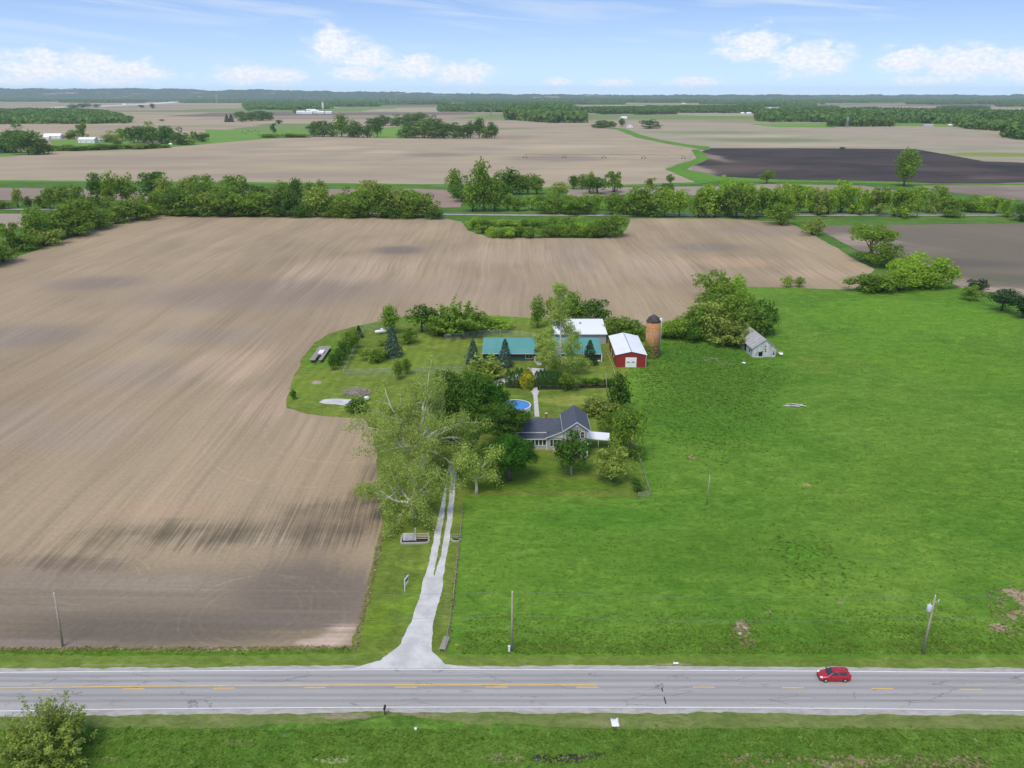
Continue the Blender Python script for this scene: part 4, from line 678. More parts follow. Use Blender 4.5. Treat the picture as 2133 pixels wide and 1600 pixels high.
# behind the farm buildings
for it in [(815, 695, 640, 40, 'oval', 'mid', 'upright green tree behind the white tanks at the fence corner'), (879, 692, 638, 52, 'round', 'dark', 'dark round tree left of the big loose tree behind the fenced yard'), (952, 698, 610, 96, 'spray', 'mid', 'big loose olive tree behind the fenced yard'), (915, 698, 655, 50, 'bush', 'mid', 'bush between the dark round tree and the big loose tree'), (992, 694, 650, 50, 'bush', 'mid', 'bush right of the big loose tree behind the fence'),
           (1035, 688, 662, 60, 'bush', 'lime', 'low bright bush behind the chain-link fence and teal roof'), (1120, 684, 616, 32, 'oval', 'mid', 'narrow green tree left of the tall pale-trunked tree'), (1192, 672, 610, 52, 'oval', 'mid', 'green tree behind the right side of the tall pale-trunked tree'), (1160, 672, 618, 52, 'loose', 'spring', 'thin spring-green tree behind the white roofed shed'), (1208, 672, 634, 40, 'low', 'mid', 'bushy tree left of the round dark tree behind the white shed'),
           (1241, 676, 625, 50, 'round', 'dark', 'dark round tree behind the white shed roof'), (1290, 704, 654, 60, 'bush', 'mid', 'green bush between the white shed and the red barn'), (1325, 708, 672, 44, 'bush', 'mid', 'lower bush behind the red barn roof'), (1270, 700, 655, 30, 'bush', 'olive', 'olive bush at the right end of the white shed'),
           (819, 742, 682, 40, 'spruce', 'spruce', 'dark spruce standing alone in the fenced yard'), (850, 716, 684, 34, 'bush', 'mid', 'small rounded bush right of the yard spruce'), (779, 752, 721, 46, 'bush', 'mid', 'low rounded bush left of the yard spruce'), (798, 720, 702, 22, 'bush', 'olive', 'thin olive bush behind the low rounded bush'),
           (986, 757, 706, 32, 'spruce', 'spruce', 'dark spruce at the left end of the teal roof'), (1052, 763, 707, 34, 'spruce', 'spruce', 'blue spruce in front of the teal roofed building'), (1228, 758, 709, 34, 'spruce', 'pine', 'dark conifer before the right end of the teal building'),
           (1012, 790, 733, 70, 'spray', 'olive', 'loose weeping bush below the left end of the teal building'), (1135, 752, 714, 34, 'low', 'dark', 'dark shrub tree against the front of the teal building'),
           (742, 858, 822, 40, 'bush', 'dark', 'dark bush at the end of the gravel patch'), (612, 832, 810, 14, 'oval', 'dark', 'small shrub alone at the left tip of the yard'), (830, 790, 752, 22, 'oval', 'mid', 'small green sapling left of the giant tree top'), (848, 780, 748, 22, 'oval', 'mid', 'small green sapling touching the giant tree top'),
           (1240, 862, 824, 60, 'spray', 'olive', 'brownish shrub behind the right side of the house'), (1268, 866, 835, 46, 'bush', 'olive', 'shrub between house and tall cone-shaped tree'), (1268, 896, 858, 40, 'low', 'mid', 'green bush above the white awning'), (1290, 862, 776, 50, 'oval', 'dark', 'tall cone-shaped tree right of the back garden'), (1312, 952, 848, 74, 'low', 'mid', 'big leafy tree right of the white awning'),
           (1277, 1004, 936, 72, 'round', 'olive', 'loose yellow-green tree on the front lawn'), (1328, 1024, 996, 24, 'bush', 'dark', 'little dark shrub in the corner of the front lawn'), (1190, 990, 900, 66, 'round', 'dark', 'round-headed young tree on a thin trunk in front of the house'), (1186, 812, 774, 38, 'bush', 'mid', 'round shrub at the right end of the evergreen hedge')]:
    tree(*it[:6], it[6], name='spruce_tree' if it[4] == 'spruce' else ('shrub' if it[4] == 'bush' else 'tree'), cat='shrub' if it[4] == 'bush' else 'tree', bark='polewood' if 'thin trunk' in it[6] else 'bark')
row([(695, 771, 738, 20, 'oval', 'dark'), (704, 762, 726, 26, 'oval', 'dark'), (716, 750, 712, 28, 'oval', 'dark'), (728, 738, 690, 30, 'oval', 'mid'), (741, 726, 684, 26, 'oval', 'mid'), (748, 703, 678, 18, 'spruce', 'pine')], 'along slanting yard fence', 'junipers along the yard fence', 'juniper', 'shrub')
row([(1059, 806, 769, 13, 'column', 'arbor'), (1068, 806, 774, 12, 'column', 'arbor'), (1077, 806, 767, 13, 'column', 'arbor'), (1086, 806, 768, 14, 'column', 'arbor')], 'left of the garden steps', 'evergreen columns left of the garden steps', 'arborvitae', 'evergreen')
row([(x, 807, y, 14, 'column', 'arbor') for x, y in ((1118, 774), (1126, 771), (1134, 770), (1142, 772), (1150, 774), (1158, 773), (1166, 775))], 'right of the garden steps', 'evergreen hedge right of the garden steps', 'arborvitae', 'evergreen')
tree(1105, 785, 764, 6, 'column', 'arbor', 'single thin evergreen column behind the garden steps', name='arborvitae', cat='evergreen', n=700)
tree(1098, 809, 770, 26, 'column', 'gold', 'golden yellow bush left of the garden steps', name='shrub', cat='shrub', n=1400, size=.09)
row([(1214, 803, 788, 22, 'bush', 'dark'), (1229, 803, 787, 20, 'bush', 'dark'), (1243, 803, 787, 20, 'bush', 'dark'), (1257, 803, 786, 20, 'bush', 'dark'), (1270, 803, 786, 20, 'bush', 'dark')], 'of hedge behind garden fence', 'low hedge behind the garden fence', 'shrub', 'shrub')
tree(95, 1572, 1446, 150, 'spray', 'olive', 'big loose olive bush between the road and the left bottom corner', name='shrub', cat='shrub', n=6000, size=.018)
tree(108, 1582, 1480, 170, 'spray', 'olive', 'dense lower bush under the loose roadside bush at the left bottom', name='shrub', cat='shrub', n=7500, size=.020)
# dark trees round the left of the house
for it in [(1062, 1000, 906, 128, 'round', 'maple', 'bright green maple in front of the left end of the house', 'maple_tree', 22000, .019), (1050, 935, 832, 118, 'round', 'dark', 'dark maple directly behind the bright green maple', 'maple_tree', 18000, .021), (1022, 893, 792, 84, 'round', 'maple', 'green tree left of the swimming pool', 'tree', 9000, .028), (985, 900, 775, 84, 'oval', 'dark', 'tall dark tree between the giant pale tree and the pool trees', 'tree', 8000, .028),
           (935, 898, 775, 84, 'oval', 'dark', 'tall dark tree directly behind the giant pale tree', 'tree', 8000, .028), (960, 960, 862, 80, 'low', 'dark', 'dark tree low in the gap between giant tree and maples', 'tree', 8000, .028), (830, 900, 845, 60, 'low', 'dark', 'dark bush under the left limbs of the giant pale tree', 'tree', 5000, .034), (1010, 860, 776, 60, 'oval', 'mid', 'mid green tree above the pool trees', 'tree', 5000, .034)]:
    tree(*it[:6], it[6], name=it[7], n=it[8], size=it[9])
# ---- the giant sycamores: real limbs with foliage carried at their ends
def sycamore(px, yb, H, R, lab, limbs_px, seed, n, leaf_=.42, droop=.0, dens=1.):
    r = np.random.RandomState(seed); g = at(px, yb); e = empty('sycamore_tree', (g.x, g.y, 0), 0, lab, 'tree', 'pale sycamores of the farm')
    mb = MB(); cl = []
    def branch(p, d, L, rd, depth):
        pts = [p.copy()]; q = p.copy(); d = d.normalized(); k = 5
        for i in range(k):
            d = (d+Vector(r.normal(0, .16, 3))+Vector((0, 0, .05-droop*depth))).normalized(); q = q+d*L/k; pts.append(q.copy())
        mb.tube(pts, [rd*1.5*(1-.62*i/k) for i in range(k+1)], 7 if depth < 2 else 5, False)
        if depth >= 2 or L < 2.4:
            for i in (2, 3, 4, 5): cl.append((np.array(pts[i]), .75+r.rand()*.95))
            return
        m_ = 4 if depth == 0 else 3
        for j in range(m_):
            i = 2+j*(k-2)//(m_-1) if m_ > 1 else k; i = min(i, k); dd = (d+Vector(r.normal(0, .62, 3))).normalized(); dd.z = max(dd.z, -.25)
            branch(pts[i], dd, L*r.uniform(.45, .66), rd*(1-.62*i/k)*.62, depth+1)
    T = Vector((0, 0, H*.22)); mb.tube([(0, 0, -.2), (.1, 0, H*.1), T], [.95*R/13, .7*R/13, .6*R/13], 10)
    for (dx, dy, dz, L, rd) in limbs_px: branch(T, Vector((dx, dy, dz)), L, rd, 0)
    mb.build('trunk', MAT['palebark'], e)
    w_ = np.array([c[1]**2 for c in cl]); cnt = r.multinomial(n, w_/w_.sum()); Q = []
    for (c, s_), k in zip(cl, cnt):
        u = unit(r.normal(0, 1, (k, 3))); rr_ = s_*r.uniform(.35, 1.25, (k, 1)); p = c+u*rr_*np.array([1, 1, 1.15]); Q.append(leaves(r, p, u+[0, 0, .4], leaf_, .7, 1.4))
    Q = np.concatenate(Q); Q = Q[Q[:, :, 2].min(1) > .6]
    me = quads_mesh('crown', Q, LF['syc']); o = bpy.data.objects.new('crown', me); C.objects.link(o); o.parent = e; return e
sycamore(880, 985, 24, 13, 'giant pale sycamore with bare white limbs beside the driveway', [(-.55, .15, 1, 9.5, .42), (.12, .2, 1, 10, .45), (.55, -.1, .85, 9, .38), (-1, -.3, .35, 10, .36), (-.15, -.7, .6, 9, .34), (.95, .3, .45, 9, .3), (-.7, .7, .5, 9, .3), (.6, -.8, .3, 9, .3), (-.9, .1, .7, 9.5, .3), (.3, .8, .6, 9, .3), (-.5, -.9, .15, 9, .25), (1, -.3, .1, 8, .25), (-.45, -1, .3, 10, .28), (.1, -1, .35, 9, .25), (-.2, .3, 1, 8.5, .3)], 11, 33000, .235)
sycamore(858, 1078, 14, 9, 'lower pale sycamore leaning over the white planter wall by the driveway', [(-.6, .1, .7, 6, .22), (.4, .3, .8, 6, .22), (-.95, -.2, .2, 6.5, .2), (.8, .4, .3, 6.5, .2), (0, .9, .5, 6, .2), (-.5, .8, .3, 6.5, .2), (.1, -.5, .7, 5, .18), (.5, -.7, .1, 5, .15), (-.6, -.7, .05, 5.5, .15)], 23, 17000, .23)
sycamore(992, 1029, 14.5, 5, 'thin pale-trunked tree between the driveway and the bright maple', [(.1, .2, 1, 4, .14), (-.5, .1, .7, 4, .12), (.5, 0, .7, 4, .12), (-.1, -.3, .8, 3.4, .1), (.9, .1, .4, 3.6, .1)], 31, 6500, .24)
# the tall one in front of the teal building
def tall_pale(px, yb, yt, wpx):
    r = np.random.RandomState(5); g = at(px, yb); h = hgt(px, yb, yt); wd = wpx/scl(px, yb)/2
    e = empty('sycamore_tree', (g.x, g.y, 0), 0, 'tall pale-trunked tree in front of the teal roofed building', 'tree', 'pale sycamores of the farm'); mb = MB()
    mb.tube([(0, 0, 0), (.2, 0, h*.3), (-.1, .1, h*.65), (-.3, 0, h*.97)], [.34, .28, .16, .04], 8); Q = []
    for i in range(78):
        t = r.rand()**1.15; z = h*(.10+.86*t); R = wd*(1.12 if t < .40 else max(.22, .7*(1-t)**.7)); a = r.uniform(0, 6.28); q = R*r.uniform(.35, .9)
        c = Vector((math.cos(a)*q, math.sin(a)*q, z)); mb.tube([(0, 0, z*.86), c*.55+Vector((0, 0, z*.42)), c], [.12, .08, .03], 5, False)
        k = 520 if t < .5 else 170; u = unit(r.normal(0, 1, (k, 3))); Q.append(leaves(r, np.array(c)+u*r.uniform(.5, 1.9, (k, 1)), u+[0, 0, .3], .27, .6, 1.4))
    mb.build('trunk', MAT['palebark'], e); o = bpy.data.objects.new('crown', quads_mesh('crown', np.concatenate(Q), LF['syc'])); C.objects.link(o); o.parent = e
tall_pale(1166, 778, 586, 118)

# ---- woods: far masses of crowns, one object each
def wood(px, hm, label, sp=None, col='far', seed=1, rad_=None, z0=0, cap=2600, name='woodland'):
    r = np.random.RandomState(seed); P = np.array([[*at(*q)[:2]] for q in px]); lo, hi = P.min(0), P.max(0)
    def inside(x, y):
        c = np.zeros(len(x), bool); j = len(P)-1
        for i in range(len(P)):
            with np.errstate(divide='ignore', invalid='ignore'): k = ((P[i, 1] > y) != (P[j, 1] > y)) & (x < (P[j, 0]-P[i, 0])*(y-P[i, 1])/(P[j, 1]-P[i, 1])+P[i, 0])
            c ^= k; j = i
        return c
    area = .5*abs(np.dot(P[:, 0], np.roll(P[:, 1], 1))-np.dot(P[:, 1], np.roll(P[:, 0], 1)))
    n = int(min(cap, max(12, area/(sp or 9)**2))); x = r.uniform(lo[0], hi[0], n*12); y = r.uniform(lo[1], hi[1], n*12); k = inside(x, y); x, y = x[k][:n], y[k][:n]; n = len(x)
    if n == 0: return
    Rr = math.sqrt(area/n)*.80
    Rr = max(Rr, 4.5); Q = []; m_ = 34
    for i in range(n):
        h = hm*r.uniform(.72, 1.18); R = Rr*r.uniform(.75, 1.3); u = unit(r.normal(0, 1, (m_, 3))); u[:, 2] = np.abs(u[:, 2])*np.where(r.rand(m_) < .22, -1, 1)
        p = np.array([x[i], y[i], h*.62])+u*np.array([R, R, h*.40])*r.uniform(.8, 1.05, (m_, 1)); Q.append(leaves(r, p, u, min(R, h*.9)*.62, .35, 1.25))
    # undergrowth that closes the foot of the wood
    for i in range(n):
        p = np.array([x[i], y[i], 0])+np.stack([r.uniform(-Rr, Rr, 8), r.uniform(-Rr, Rr, 8), r.uniform(0, hm*.4, 8)], 1); Q.append(leaves(r, p, np.tile([0., -1, .3], (8, 1)), min(Rr, hm)*.6, .4, 1.2))
    o = bpy.data.objects.new(name, quads_mesh(name, np.concatenate(Q), LF[col])); C.objects.link(o); o.location.z = z0
    tag(o, label, 'wood', None, 'stuff'); return o
W = [([(-160, 259), (-160, 240), (0, 234), (150, 233), (215, 238), (266, 252), (262, 257), (150, 258)], 16, 'long dark wood at the left behind the white farm buildings'),
 ([(384, 215), (384, 211), (530, 207), (560, 209), (556, 215)], 20, 'dark square wood left of the far highway'),
 ([(250, 213), (250, 209), (350, 207), (352, 212)], 16, 'small wood beside the far highway'),
 ([(-100, 207), (0, 205), (48, 206), (48, 208), (-100, 210)], 18, 'wood at the left edge below the horizon'),
 ([(70, 207), (70, 204.5), (240, 203.5), (240, 206.5)], 20, 'thin wood strip at the left below the horizon'),
 ([(515, 228), (512, 219), (600, 217), (685, 219), (686, 227), (600, 229)], 20, 'wood behind the far white farm with the silo'),
 ([(690, 218), (690, 213), (910, 210), (910, 216), (800, 219)], 17, 'scattered wood right of the far white farm'),
 ([(918, 233), (916, 226), (960, 222), (1060, 222), (1062, 234)], 19, 'wood left of the big rounded wood'),
 ([(1060, 250), (1058, 236), (1100, 226), (1180, 228), (1214, 240), (1213, 256), (1150, 256)], 27, 'big rounded wood in the middle below the horizon'),
 ([(1215, 234), (1215, 229), (1330, 227), (1330, 237), (1260, 238)], 15, 'loose wood behind the far white cottage'),
 ([(1325, 239), (1325, 230), (1405, 229), (1406, 238)], 18, 'small dark wood right of the far white cottage'),
 ([(1408, 235), (1408, 226), (1586, 225), (1586, 236)], 16, 'long thin wood at the right middle distance'),
 ([(1586, 254), (1586, 238), (1800, 234), (2050, 240), (2133, 243), (2250, 247), (2250, 262), (2100, 268), (1990, 259), (1800, 255)], 20, 'long dark wood across the right distance'),
 ([(1728, 264), (1730, 259), (1790, 257), (1858, 258), (1858, 264)], 20, 'bright wood block standing before the long dark wood'),
 ([(1985, 262), (2100, 268), (2100, 274), (2010, 268)], 18, 'dark wood spur at the right of the tan field'),
 ([(2094, 288), (2094, 276), (2133, 270), (2400, 275), (2400, 300), (2133, 292)], 22, 'nearest dark wood cut by the right edge')]
for i, (q, h, lab) in enumerate(W): wood(q, h, lab, sp=11, seed=50+i, cap=1500)
# beyond them, strip after strip of woodland to the skyline
r = np.random.RandomState(77); k = 0
for y0, y1, hh, nn, ln in ((232, 229.5, 12, 7, 120), (227, 224.5, 14, 11, 150), (222, 219.5, 16, 9, 170), (217.5, 215.3, 18, 14, 220), (214, 212.3, 21, 17, 260), (211.8, 210.2, 24, 18, 330), (209.5, 208.2, 26, 18, 400), (207.5, 206.4, 28, 15, 460)):
    for j in range(nn):
        x0 = -350+(j+r.rand()*.9)*2900/nn; L_ = ln*r.uniform(.5, 1.2)
        if y0 > 223 and (x0 < 1215 or x0 > 1600 and y0 > 230): continue
        if y0 > 212 and (x0 < 620 and x0+L_ > 380 or y0 > 216 and x0 < 500): continue
        q = [(x0, y0), (x0+L_*.1, y1), (x0+L_*.9, y1+.2), (x0+L_, y0), (x0+L_*.5, y0+.3)]
        wood(q, hh*r.uniform(.85, 1.15), f'wood strip under the skyline, {ORD[j]} from left in {ORD[k]} row up', sp=24, seed=200+k*40+j, cap=520)
    k += 1
# the wooded skyline: low hills covered with trees, higher to the west
def skyline(name, d, base, prof, label, seed, depth=1800, nx=900):
    r = np.random.RandomState(seed); xs = np.linspace(-d*.95, d*.95, nx); px = xs/d*FPX/_c+1066; hh = np.interp(px, *zip(*prof))
    hh = hh+np.convolve(r.normal(0, 1, nx), np.ones(9)/9, 'same')*16+r.normal(0, 1, nx)*4
    vs = []; fs = []
    for j, (dy, f) in enumerate(((-depth*.5, .0), (-depth*.46, .16), (-depth*.3, .55), (0, 1.), (depth*.5, .2))):
        for i in range(nx): vs.append((xs[i]*(1+dy/d), min(18200, d+dy+r.normal(0, depth*.02)), max(-5, hh[i]*f+(r.normal(0, 1.6) if f > .1 else 0)) if j else -6))
    for j in range(4):
        for i in range(nx-1): fs.append((j*nx+i, j*nx+i+1, (j+1)*nx+i+1, (j+1)*nx+i))
    mb = MB(); mb.add(vs, fs); m_, n = newmat(name+'_cover'); p = n.pos(); f_ = n.noise(n.mul(p, (.012, .004, .05)), 1, 4, .65)
    cv = n.mix(n.mr(n.noise(n.mul(p, (.0011, .0016, .012)), 1, 4, .7), .58, .66), n.mix(n.mr(f_, .38, .66), (.025, .06, .022), (.06, .10, .032)), (.33, .29, .19))
    n.out(n.bsdf(cv, .95, .05)); return mb.build(name, m_, None)
SKY = [(-600, 184), (0, 184.5), (200, 185.5), (280, 183.5), (370, 185), (420, 188), (540, 188), (700, 190.5), (800, 192), (860, 192.5), (940, 195), (1070, 196.5), (1400, 197.5), (2133, 198), (2800, 198)]
for i, (d, dpx, dep) in enumerate(((16000, 0, 2400),)):
    prof = [(x, max(16, 76+(198-y-dpx)*d/1850+(3*math.sin(x*.013+i*2)))) for x, y in SKY]
    tag(skyline('hills', d, 0, prof, '', 90+i, dep), None, None, None, 'structure')
# ================================================================ buildings and things
def P(name, mb, mat, par, loc=(0, 0, 0)): return mb.build(name, MAT[mat] if isinstance(mat, str) else mat, par, loc)
def bx(name, mat, par, *b): return P(name, MB().box(*b), mat, par)
def window(par, x0, z0, x1, z1, y=0., cols=1, rows=1, side=False, out=.05, name='window', fr=.09):
    """frame proud of the wall, pane as its own sub-part. side=True: on a wall that faces -x or +x at x=y"""
    f = MB(); g = MB()
    def b(mb, a0, c0, a1, c1, d0, d1):
        if side: mb.box(min(y+d0*side, y+d1*side), a0, c0, max(y+d0*side, y+d1*side), a1, c1)
        else: mb.box(a0, y-max(d0, d1), c0, a1, y-min(d0, d1), c1)
    b(f, x0-fr, z1, x1+fr, z1+fr, 0, out); b(f, x0-fr, z0-fr, x1+fr, z0, 0, out+.02); b(f, x0-fr, z0, x0, z1, 0, out); b(f, x1, z0, x1+fr, z1, 0, out)
    for i in range(1, cols): c_ = x0+(x1-x0)*i/cols; b(f, c_-.04, z0, c_+.04, z1, .012, out)
    for i in range(1, rows): c_ = z0+(z1-z0)*i/rows; b(f, x0, c_-.025, x1, c_+.025, .012, out-.01)
    b(g, x0, z0, x1, z1, 0, .01); o = P(name, f, 'white', par); P('pane', g, 'glass', o); return o
def slab(pts, th):
    """roof plane with thickness th downwards"""
    return MB().prism([(*p[:2], p[2]) for p in pts], (0, 0, -th))
# ---- farmhouse
h = empty('farmhouse', (11.6, 170.7, 0), 0, 'grey sided two-storey farmhouse with white trim and slate grey roofs', 'house')
W_, D_, HW, RG = 5.15, 9.9, 6.95, 8.75
wm = MB().prism([(0, 0, 0), (W_, 0, 0), (W_, 0, HW), (W_/2, 0, RG-.12), (0, 0, HW)], (0, D_, 0)); P('wall', wm, 'vinyl', h)
rf = MB(); e_ = .5; ez = HW-e_*(RG-HW)/(W_/2)
rf.prism([(-e_, -.42, ez+.05), (W_/2, -.42, RG+.05), (W_/2, -.42, RG-.10), (-e_, -.42, ez-.10)], (0, D_+.8, 0)); rf.prism([(W_+e_, -.42, ez+.05), (W_+e_, -.42, ez-.10), (W_/2+.001, -.42, RG-.10), (W_/2+.001, -.42, RG+.05)], (0, D_+.8, 0))
roof = P('roof', rf, 'shingle', h)
tr = MB()
for sx in (-1, 1):
    a = W_/2+sx*(W_/2+e_); tr.prism([(a, -.46, ez-.16), (a, -.46, ez+.04), (W_/2, -.46, RG+.04), (W_/2, -.46, RG-.18)], (0, .04, 0)); tr.box(min(a, a+sx*.04), -.42, ez-.14, max(a, a+sx*.04), D_+.38, ez+.03)
P('bargeboard', tr, 'white', roof)
P('corner_trim', MB().box(-.03, -.03, 0, .14, .0, HW-.1), 'white', h); P('corner_trim', MB().box(W_-.14, -.03, 0, W_+.03, 0, HW-.1), 'white', h)
for wx, z0, z1 in ((.95, 5.0, 6.35), (3.5, 4.9, 6.3), (.95, 1.4, 3.1), (3.5, 1.4, 3.1)): window(h, wx, z0, wx+.72, z1, 0, 1, 2)
vent = MB(); 
for k in range(1): vent.add([(W_/2+.30*math.cos(a), -.05, 7.75+.30*math.sin(a)) for a in np.linspace(0, 6.283, 17)[:-1]]+[(W_/2+.30*math.cos(a), 0, 7.75+.30*math.sin(a)) for a in np.linspace(0, 6.283, 17)[:-1]], [tuple(range(16))]+[(i, 16+i, 16+(i+1) % 16, (i+1) % 16) for i in range(16)])
vo = P('gable_vent', vent, 'white', h); P('louvre', MB().box(W_/2-.13, -.06, 7.62, W_/2+.13, -.052, 7.88), 'greymetal', vo)
# wing to the left: ridge runs left-right
x0 = -10.5
wg = MB().prism([(x0, 6.9, 0), (x0, 12.9, 0), (x0, 12.9, 3.75), (x0, 9.9, 5.55), (x0, 6.9, 3.75)], (-x0-.01, 0, 0)); P('wing_wall', wg, 'vinyl', h)
wr = MB(); wr.prism([(x0-.35, 6.5, 3.62), (x0-.35, 9.9, 5.70), (x0-.35, 9.9, 5.56), (x0-.35, 6.5, 3.48)], (-x0+.33, 0, 0)); wr.prism([(x0-.35, 13.3, 3.62), (x0-.35, 13.3, 3.48), (x0-.35, 9.901, 5.56), (x0-.35, 9.901, 5.70)], (-x0+.33, 0, 0))
wro = P('wing_roof', wr, 'shingle', h); P('fascia', MB().box(x0-.35, 6.44, 3.42, -3.7, 6.498, 3.62), 'white', wro)
ch = P('chimney', MB().box(-4.0, 9.6, 5.3, -3.45, 10.15, 6.65).box(-4.08, 9.52, 6.65, -3.37, 10.23, 6.8), 'brick', wro); P('chimney_cap', MB().box(-3.95, 9.68, 6.9, -3.5, 10.08, 6.96).box(-3.93, 9.7, 6.8, -3.88, 9.75, 6.9).box(-3.57, 10.0, 6.8, -3.52, 10.05, 6.9), 'lamp', ch)
# sunroom with a lean-to roof, and the shed-roofed bay against the main block
bx('sunroom_wall', 'vinyl', h, -10.2, 5.0, 0, -3.82, 6.9, 2.72)
sr = P('sunroom_roof', MB().prism([(-10.5, 4.62, 2.74), (-10.5, 6.9, 3.52), (-10.5, 6.9, 3.40), (-10.5, 4.62, 2.62)], (6.7, 0, 0)), 'shingle', h)
P('fascia', MB().box(-10.5, 4.57, 2.56, -3.8, 4.618, 2.75), 'white', sr)
for k in range(7): window(h, -9.75+k*.86, 1.05, -9.1+k*.86, 2.3, 5.0, 1, 1, fr=.1)
bw = MB().prism([(-3.8, 4.6, 0), (-.01, 4.6, 0), (-.01, 4.6, 4.55), (-3.8, 4.6, 3.05)], (0, 4.4, 0)); P('bay_wall', bw, 'vinyl', h)
br = P('bay_roof', MB().prism([(-4.15, 4.15, 3.10), (-.005, 4.15, 4.78), (-.005, 4.15, 4.66), (-4.15, 4.15, 2.98)], (0, 6.0, 0)), 'shingle', h)
P('bargeboard', MB().prism([(-4.2, 4.10, 2.9), (-.005, 4.10, 4.62), (-.005, 4.10, 4.80), (-4.2, 4.10, 3.1)], (0, .045, 0)), 'white', br)
P('pediment', MB().prism([(-3.8, 4.55, 3.05), (-.005, 4.55, 3.05), (-.005, 4.55, 4.5)], (0, .045, 0)), 'white', h)
P('corner_trim', MB().box(-3.83, 4.56, 0, -3.66, 4.598, 3.04), 'white', h)
window(h, -2.95, .95, -2.35, 2.55, 4.6, 1, 1); window(h, -2.2, .95, -.6, 2.55, 4.6, 2, 1, fr=.1)
bx('foundation', 'stone', h, -10.25, 4.95, 0, -3.9, 4.99, .3); P('step', MB().box(-2.4, 3.6, 0, -1.2, 4.55, .35).box(-2.4, 3.2, 0, -1.2, 3.6, .18), 'conc', h)
# awning on posts at the right side
aw = empty('patio_awning', (16.9, 175.3, 0), rad(-6), 'flat white awning roof at the right side of the farmhouse', 'awning')
P('roof_panel', MB().prism([(0, 0, 2.75), (5.1, 0, 2.5), (5.1, 0, 2.62), (0, 0, 2.87)], (0, 4.4, 0)), 'whitemetal', aw)
for sx, sy in ((4.9, .15), (4.9, 4.2), (2.6, .15), (2.6, 4.2)): P('post', MB().tube([(sx, sy, 0), (sx, sy, 2.62-sx*.03)], .05, 6), 'white', aw)
# ---- swimming pool
pc = at(1073, 853); pl = empty('swimming_pool', (pc.x, pc.y, 0), 0, 'round above-ground swimming pool with blue water behind the house', 'pool')
P('pool_wall', MB().lathe([(4.0, 0), (4.0, 1.2), (3.9, 1.2), (3.9, 0)], 48, cap=False), siding('pool_wall_panels', (.62, .64, .66), .5, 0, .85), pl)
P('rim', MB().lathe([(4.08, 1.2), (4.08, 1.27), (3.78, 1.27), (3.78, 1.2), (4.08, 1.2)], 48, cap=False), 'white', pl)
P('water', MB().lathe([(3.88, 1.02), (.01, 1.02)], 48, smooth=False, cap=False), 'pool', pl)
ld = MB()
for s_ in (-.28, .28):
    ld.tube([(-3.6, s_, .9), (-3.7, s_, 2.0), (-4.0, s_, 2.2), (-4.3, s_, 1.9), (-4.5, s_, 0)], .03, 6)
for z in (.3, .6, .9, 1.2): ld.box(-4.45+z*.1, -.28, z, -4.3+z*.1, .28, z+.04)
P('ladder', ld, 'white', pl)
# ---- red barn with white roof
b0 = at(1283, 765); b1 = at(1345.5, 766.4); wd = (b1-b0).length
rb = empty('red_barn', (b0.x, b0.y+.1, 0), rad(-.5), 'red metal barn with a white roof and white overhead door', 'barn')
H_, R_, L_ = 3.75, 4.75, 20.4
P('end_wall', MB().prism([(0, 0, 0), (wd, 0, 0), (wd, 0, H_), (wd/2, 0, R_), (0, 0, H_)], (0, .12, 0)), 'red', rb); P('end_wall', MB().prism([(0, L_-.12, 0), (wd, L_-.12, 0), (wd, L_-.12, H_), (wd/2, L_-.12, R_), (0, L_-.12, H_)], (0, .12, 0)), 'red', rb)
bx('side_wall', 'red_y', rb, 0, .12, 0, .12, L_-.12, H_); bx('side_wall', 'red_y', rb, wd-.12, .12, 0, wd, L_-.12, H_)
rr_ = MB(); sl = (R_-H_)/(wd/2)
rr_.prism([(-.3, -.25, H_-.3*sl+.05), (-.3, -.25, H_-.3*sl+.13), (wd/2, -.25, R_+.14), (wd/2, -.25, R_+.06)], (0, L_+.5, 0)); rr_.prism([(wd+.3, -.25, H_-.3*sl+.13), (wd+.3, -.25, H_-.3*sl+.05), (wd/2+.001, -.25, R_+.06), (wd/2+.001, -.25, R_+.14)], (0, L_+.5, 0))
ro = P('roof', rr_, 'whitemetal_y', rb); P('ridge_cap', MB().box(wd/2-.14, -.26, R_+.145, wd/2+.14, L_+.26, R_+.175), 'galv', ro)
P('corner_trim', MB().box(wd-.05, -.03, 0, wd+.05, -.002, H_), 'white', rb); P('corner_trim', MB().box(-.05, -.03, 0, .05, -.002, H_), 'red', rb)
dr = P('overhead_door', MB().box(2.75, -.06, 0, 6.0, -.002, 3.0), siding('white_door_panels', (.80, .80, .79), .75, 2, .88, .05, .5), rb)
for k in (0, 1): P('door_window', MB().box(3.1+k*1.45, -.075, 1.45, 4.05+k*1.45, -.062, 1.68), 'glass', dr)
window(rb, 5.6, 1.4, 6.5, 2.5, 0, 1, 1, side=-1)
P('side_door', MB().box(-.05, 12.0, 0, -.002, 13.0, 2.1), 'white', rb)
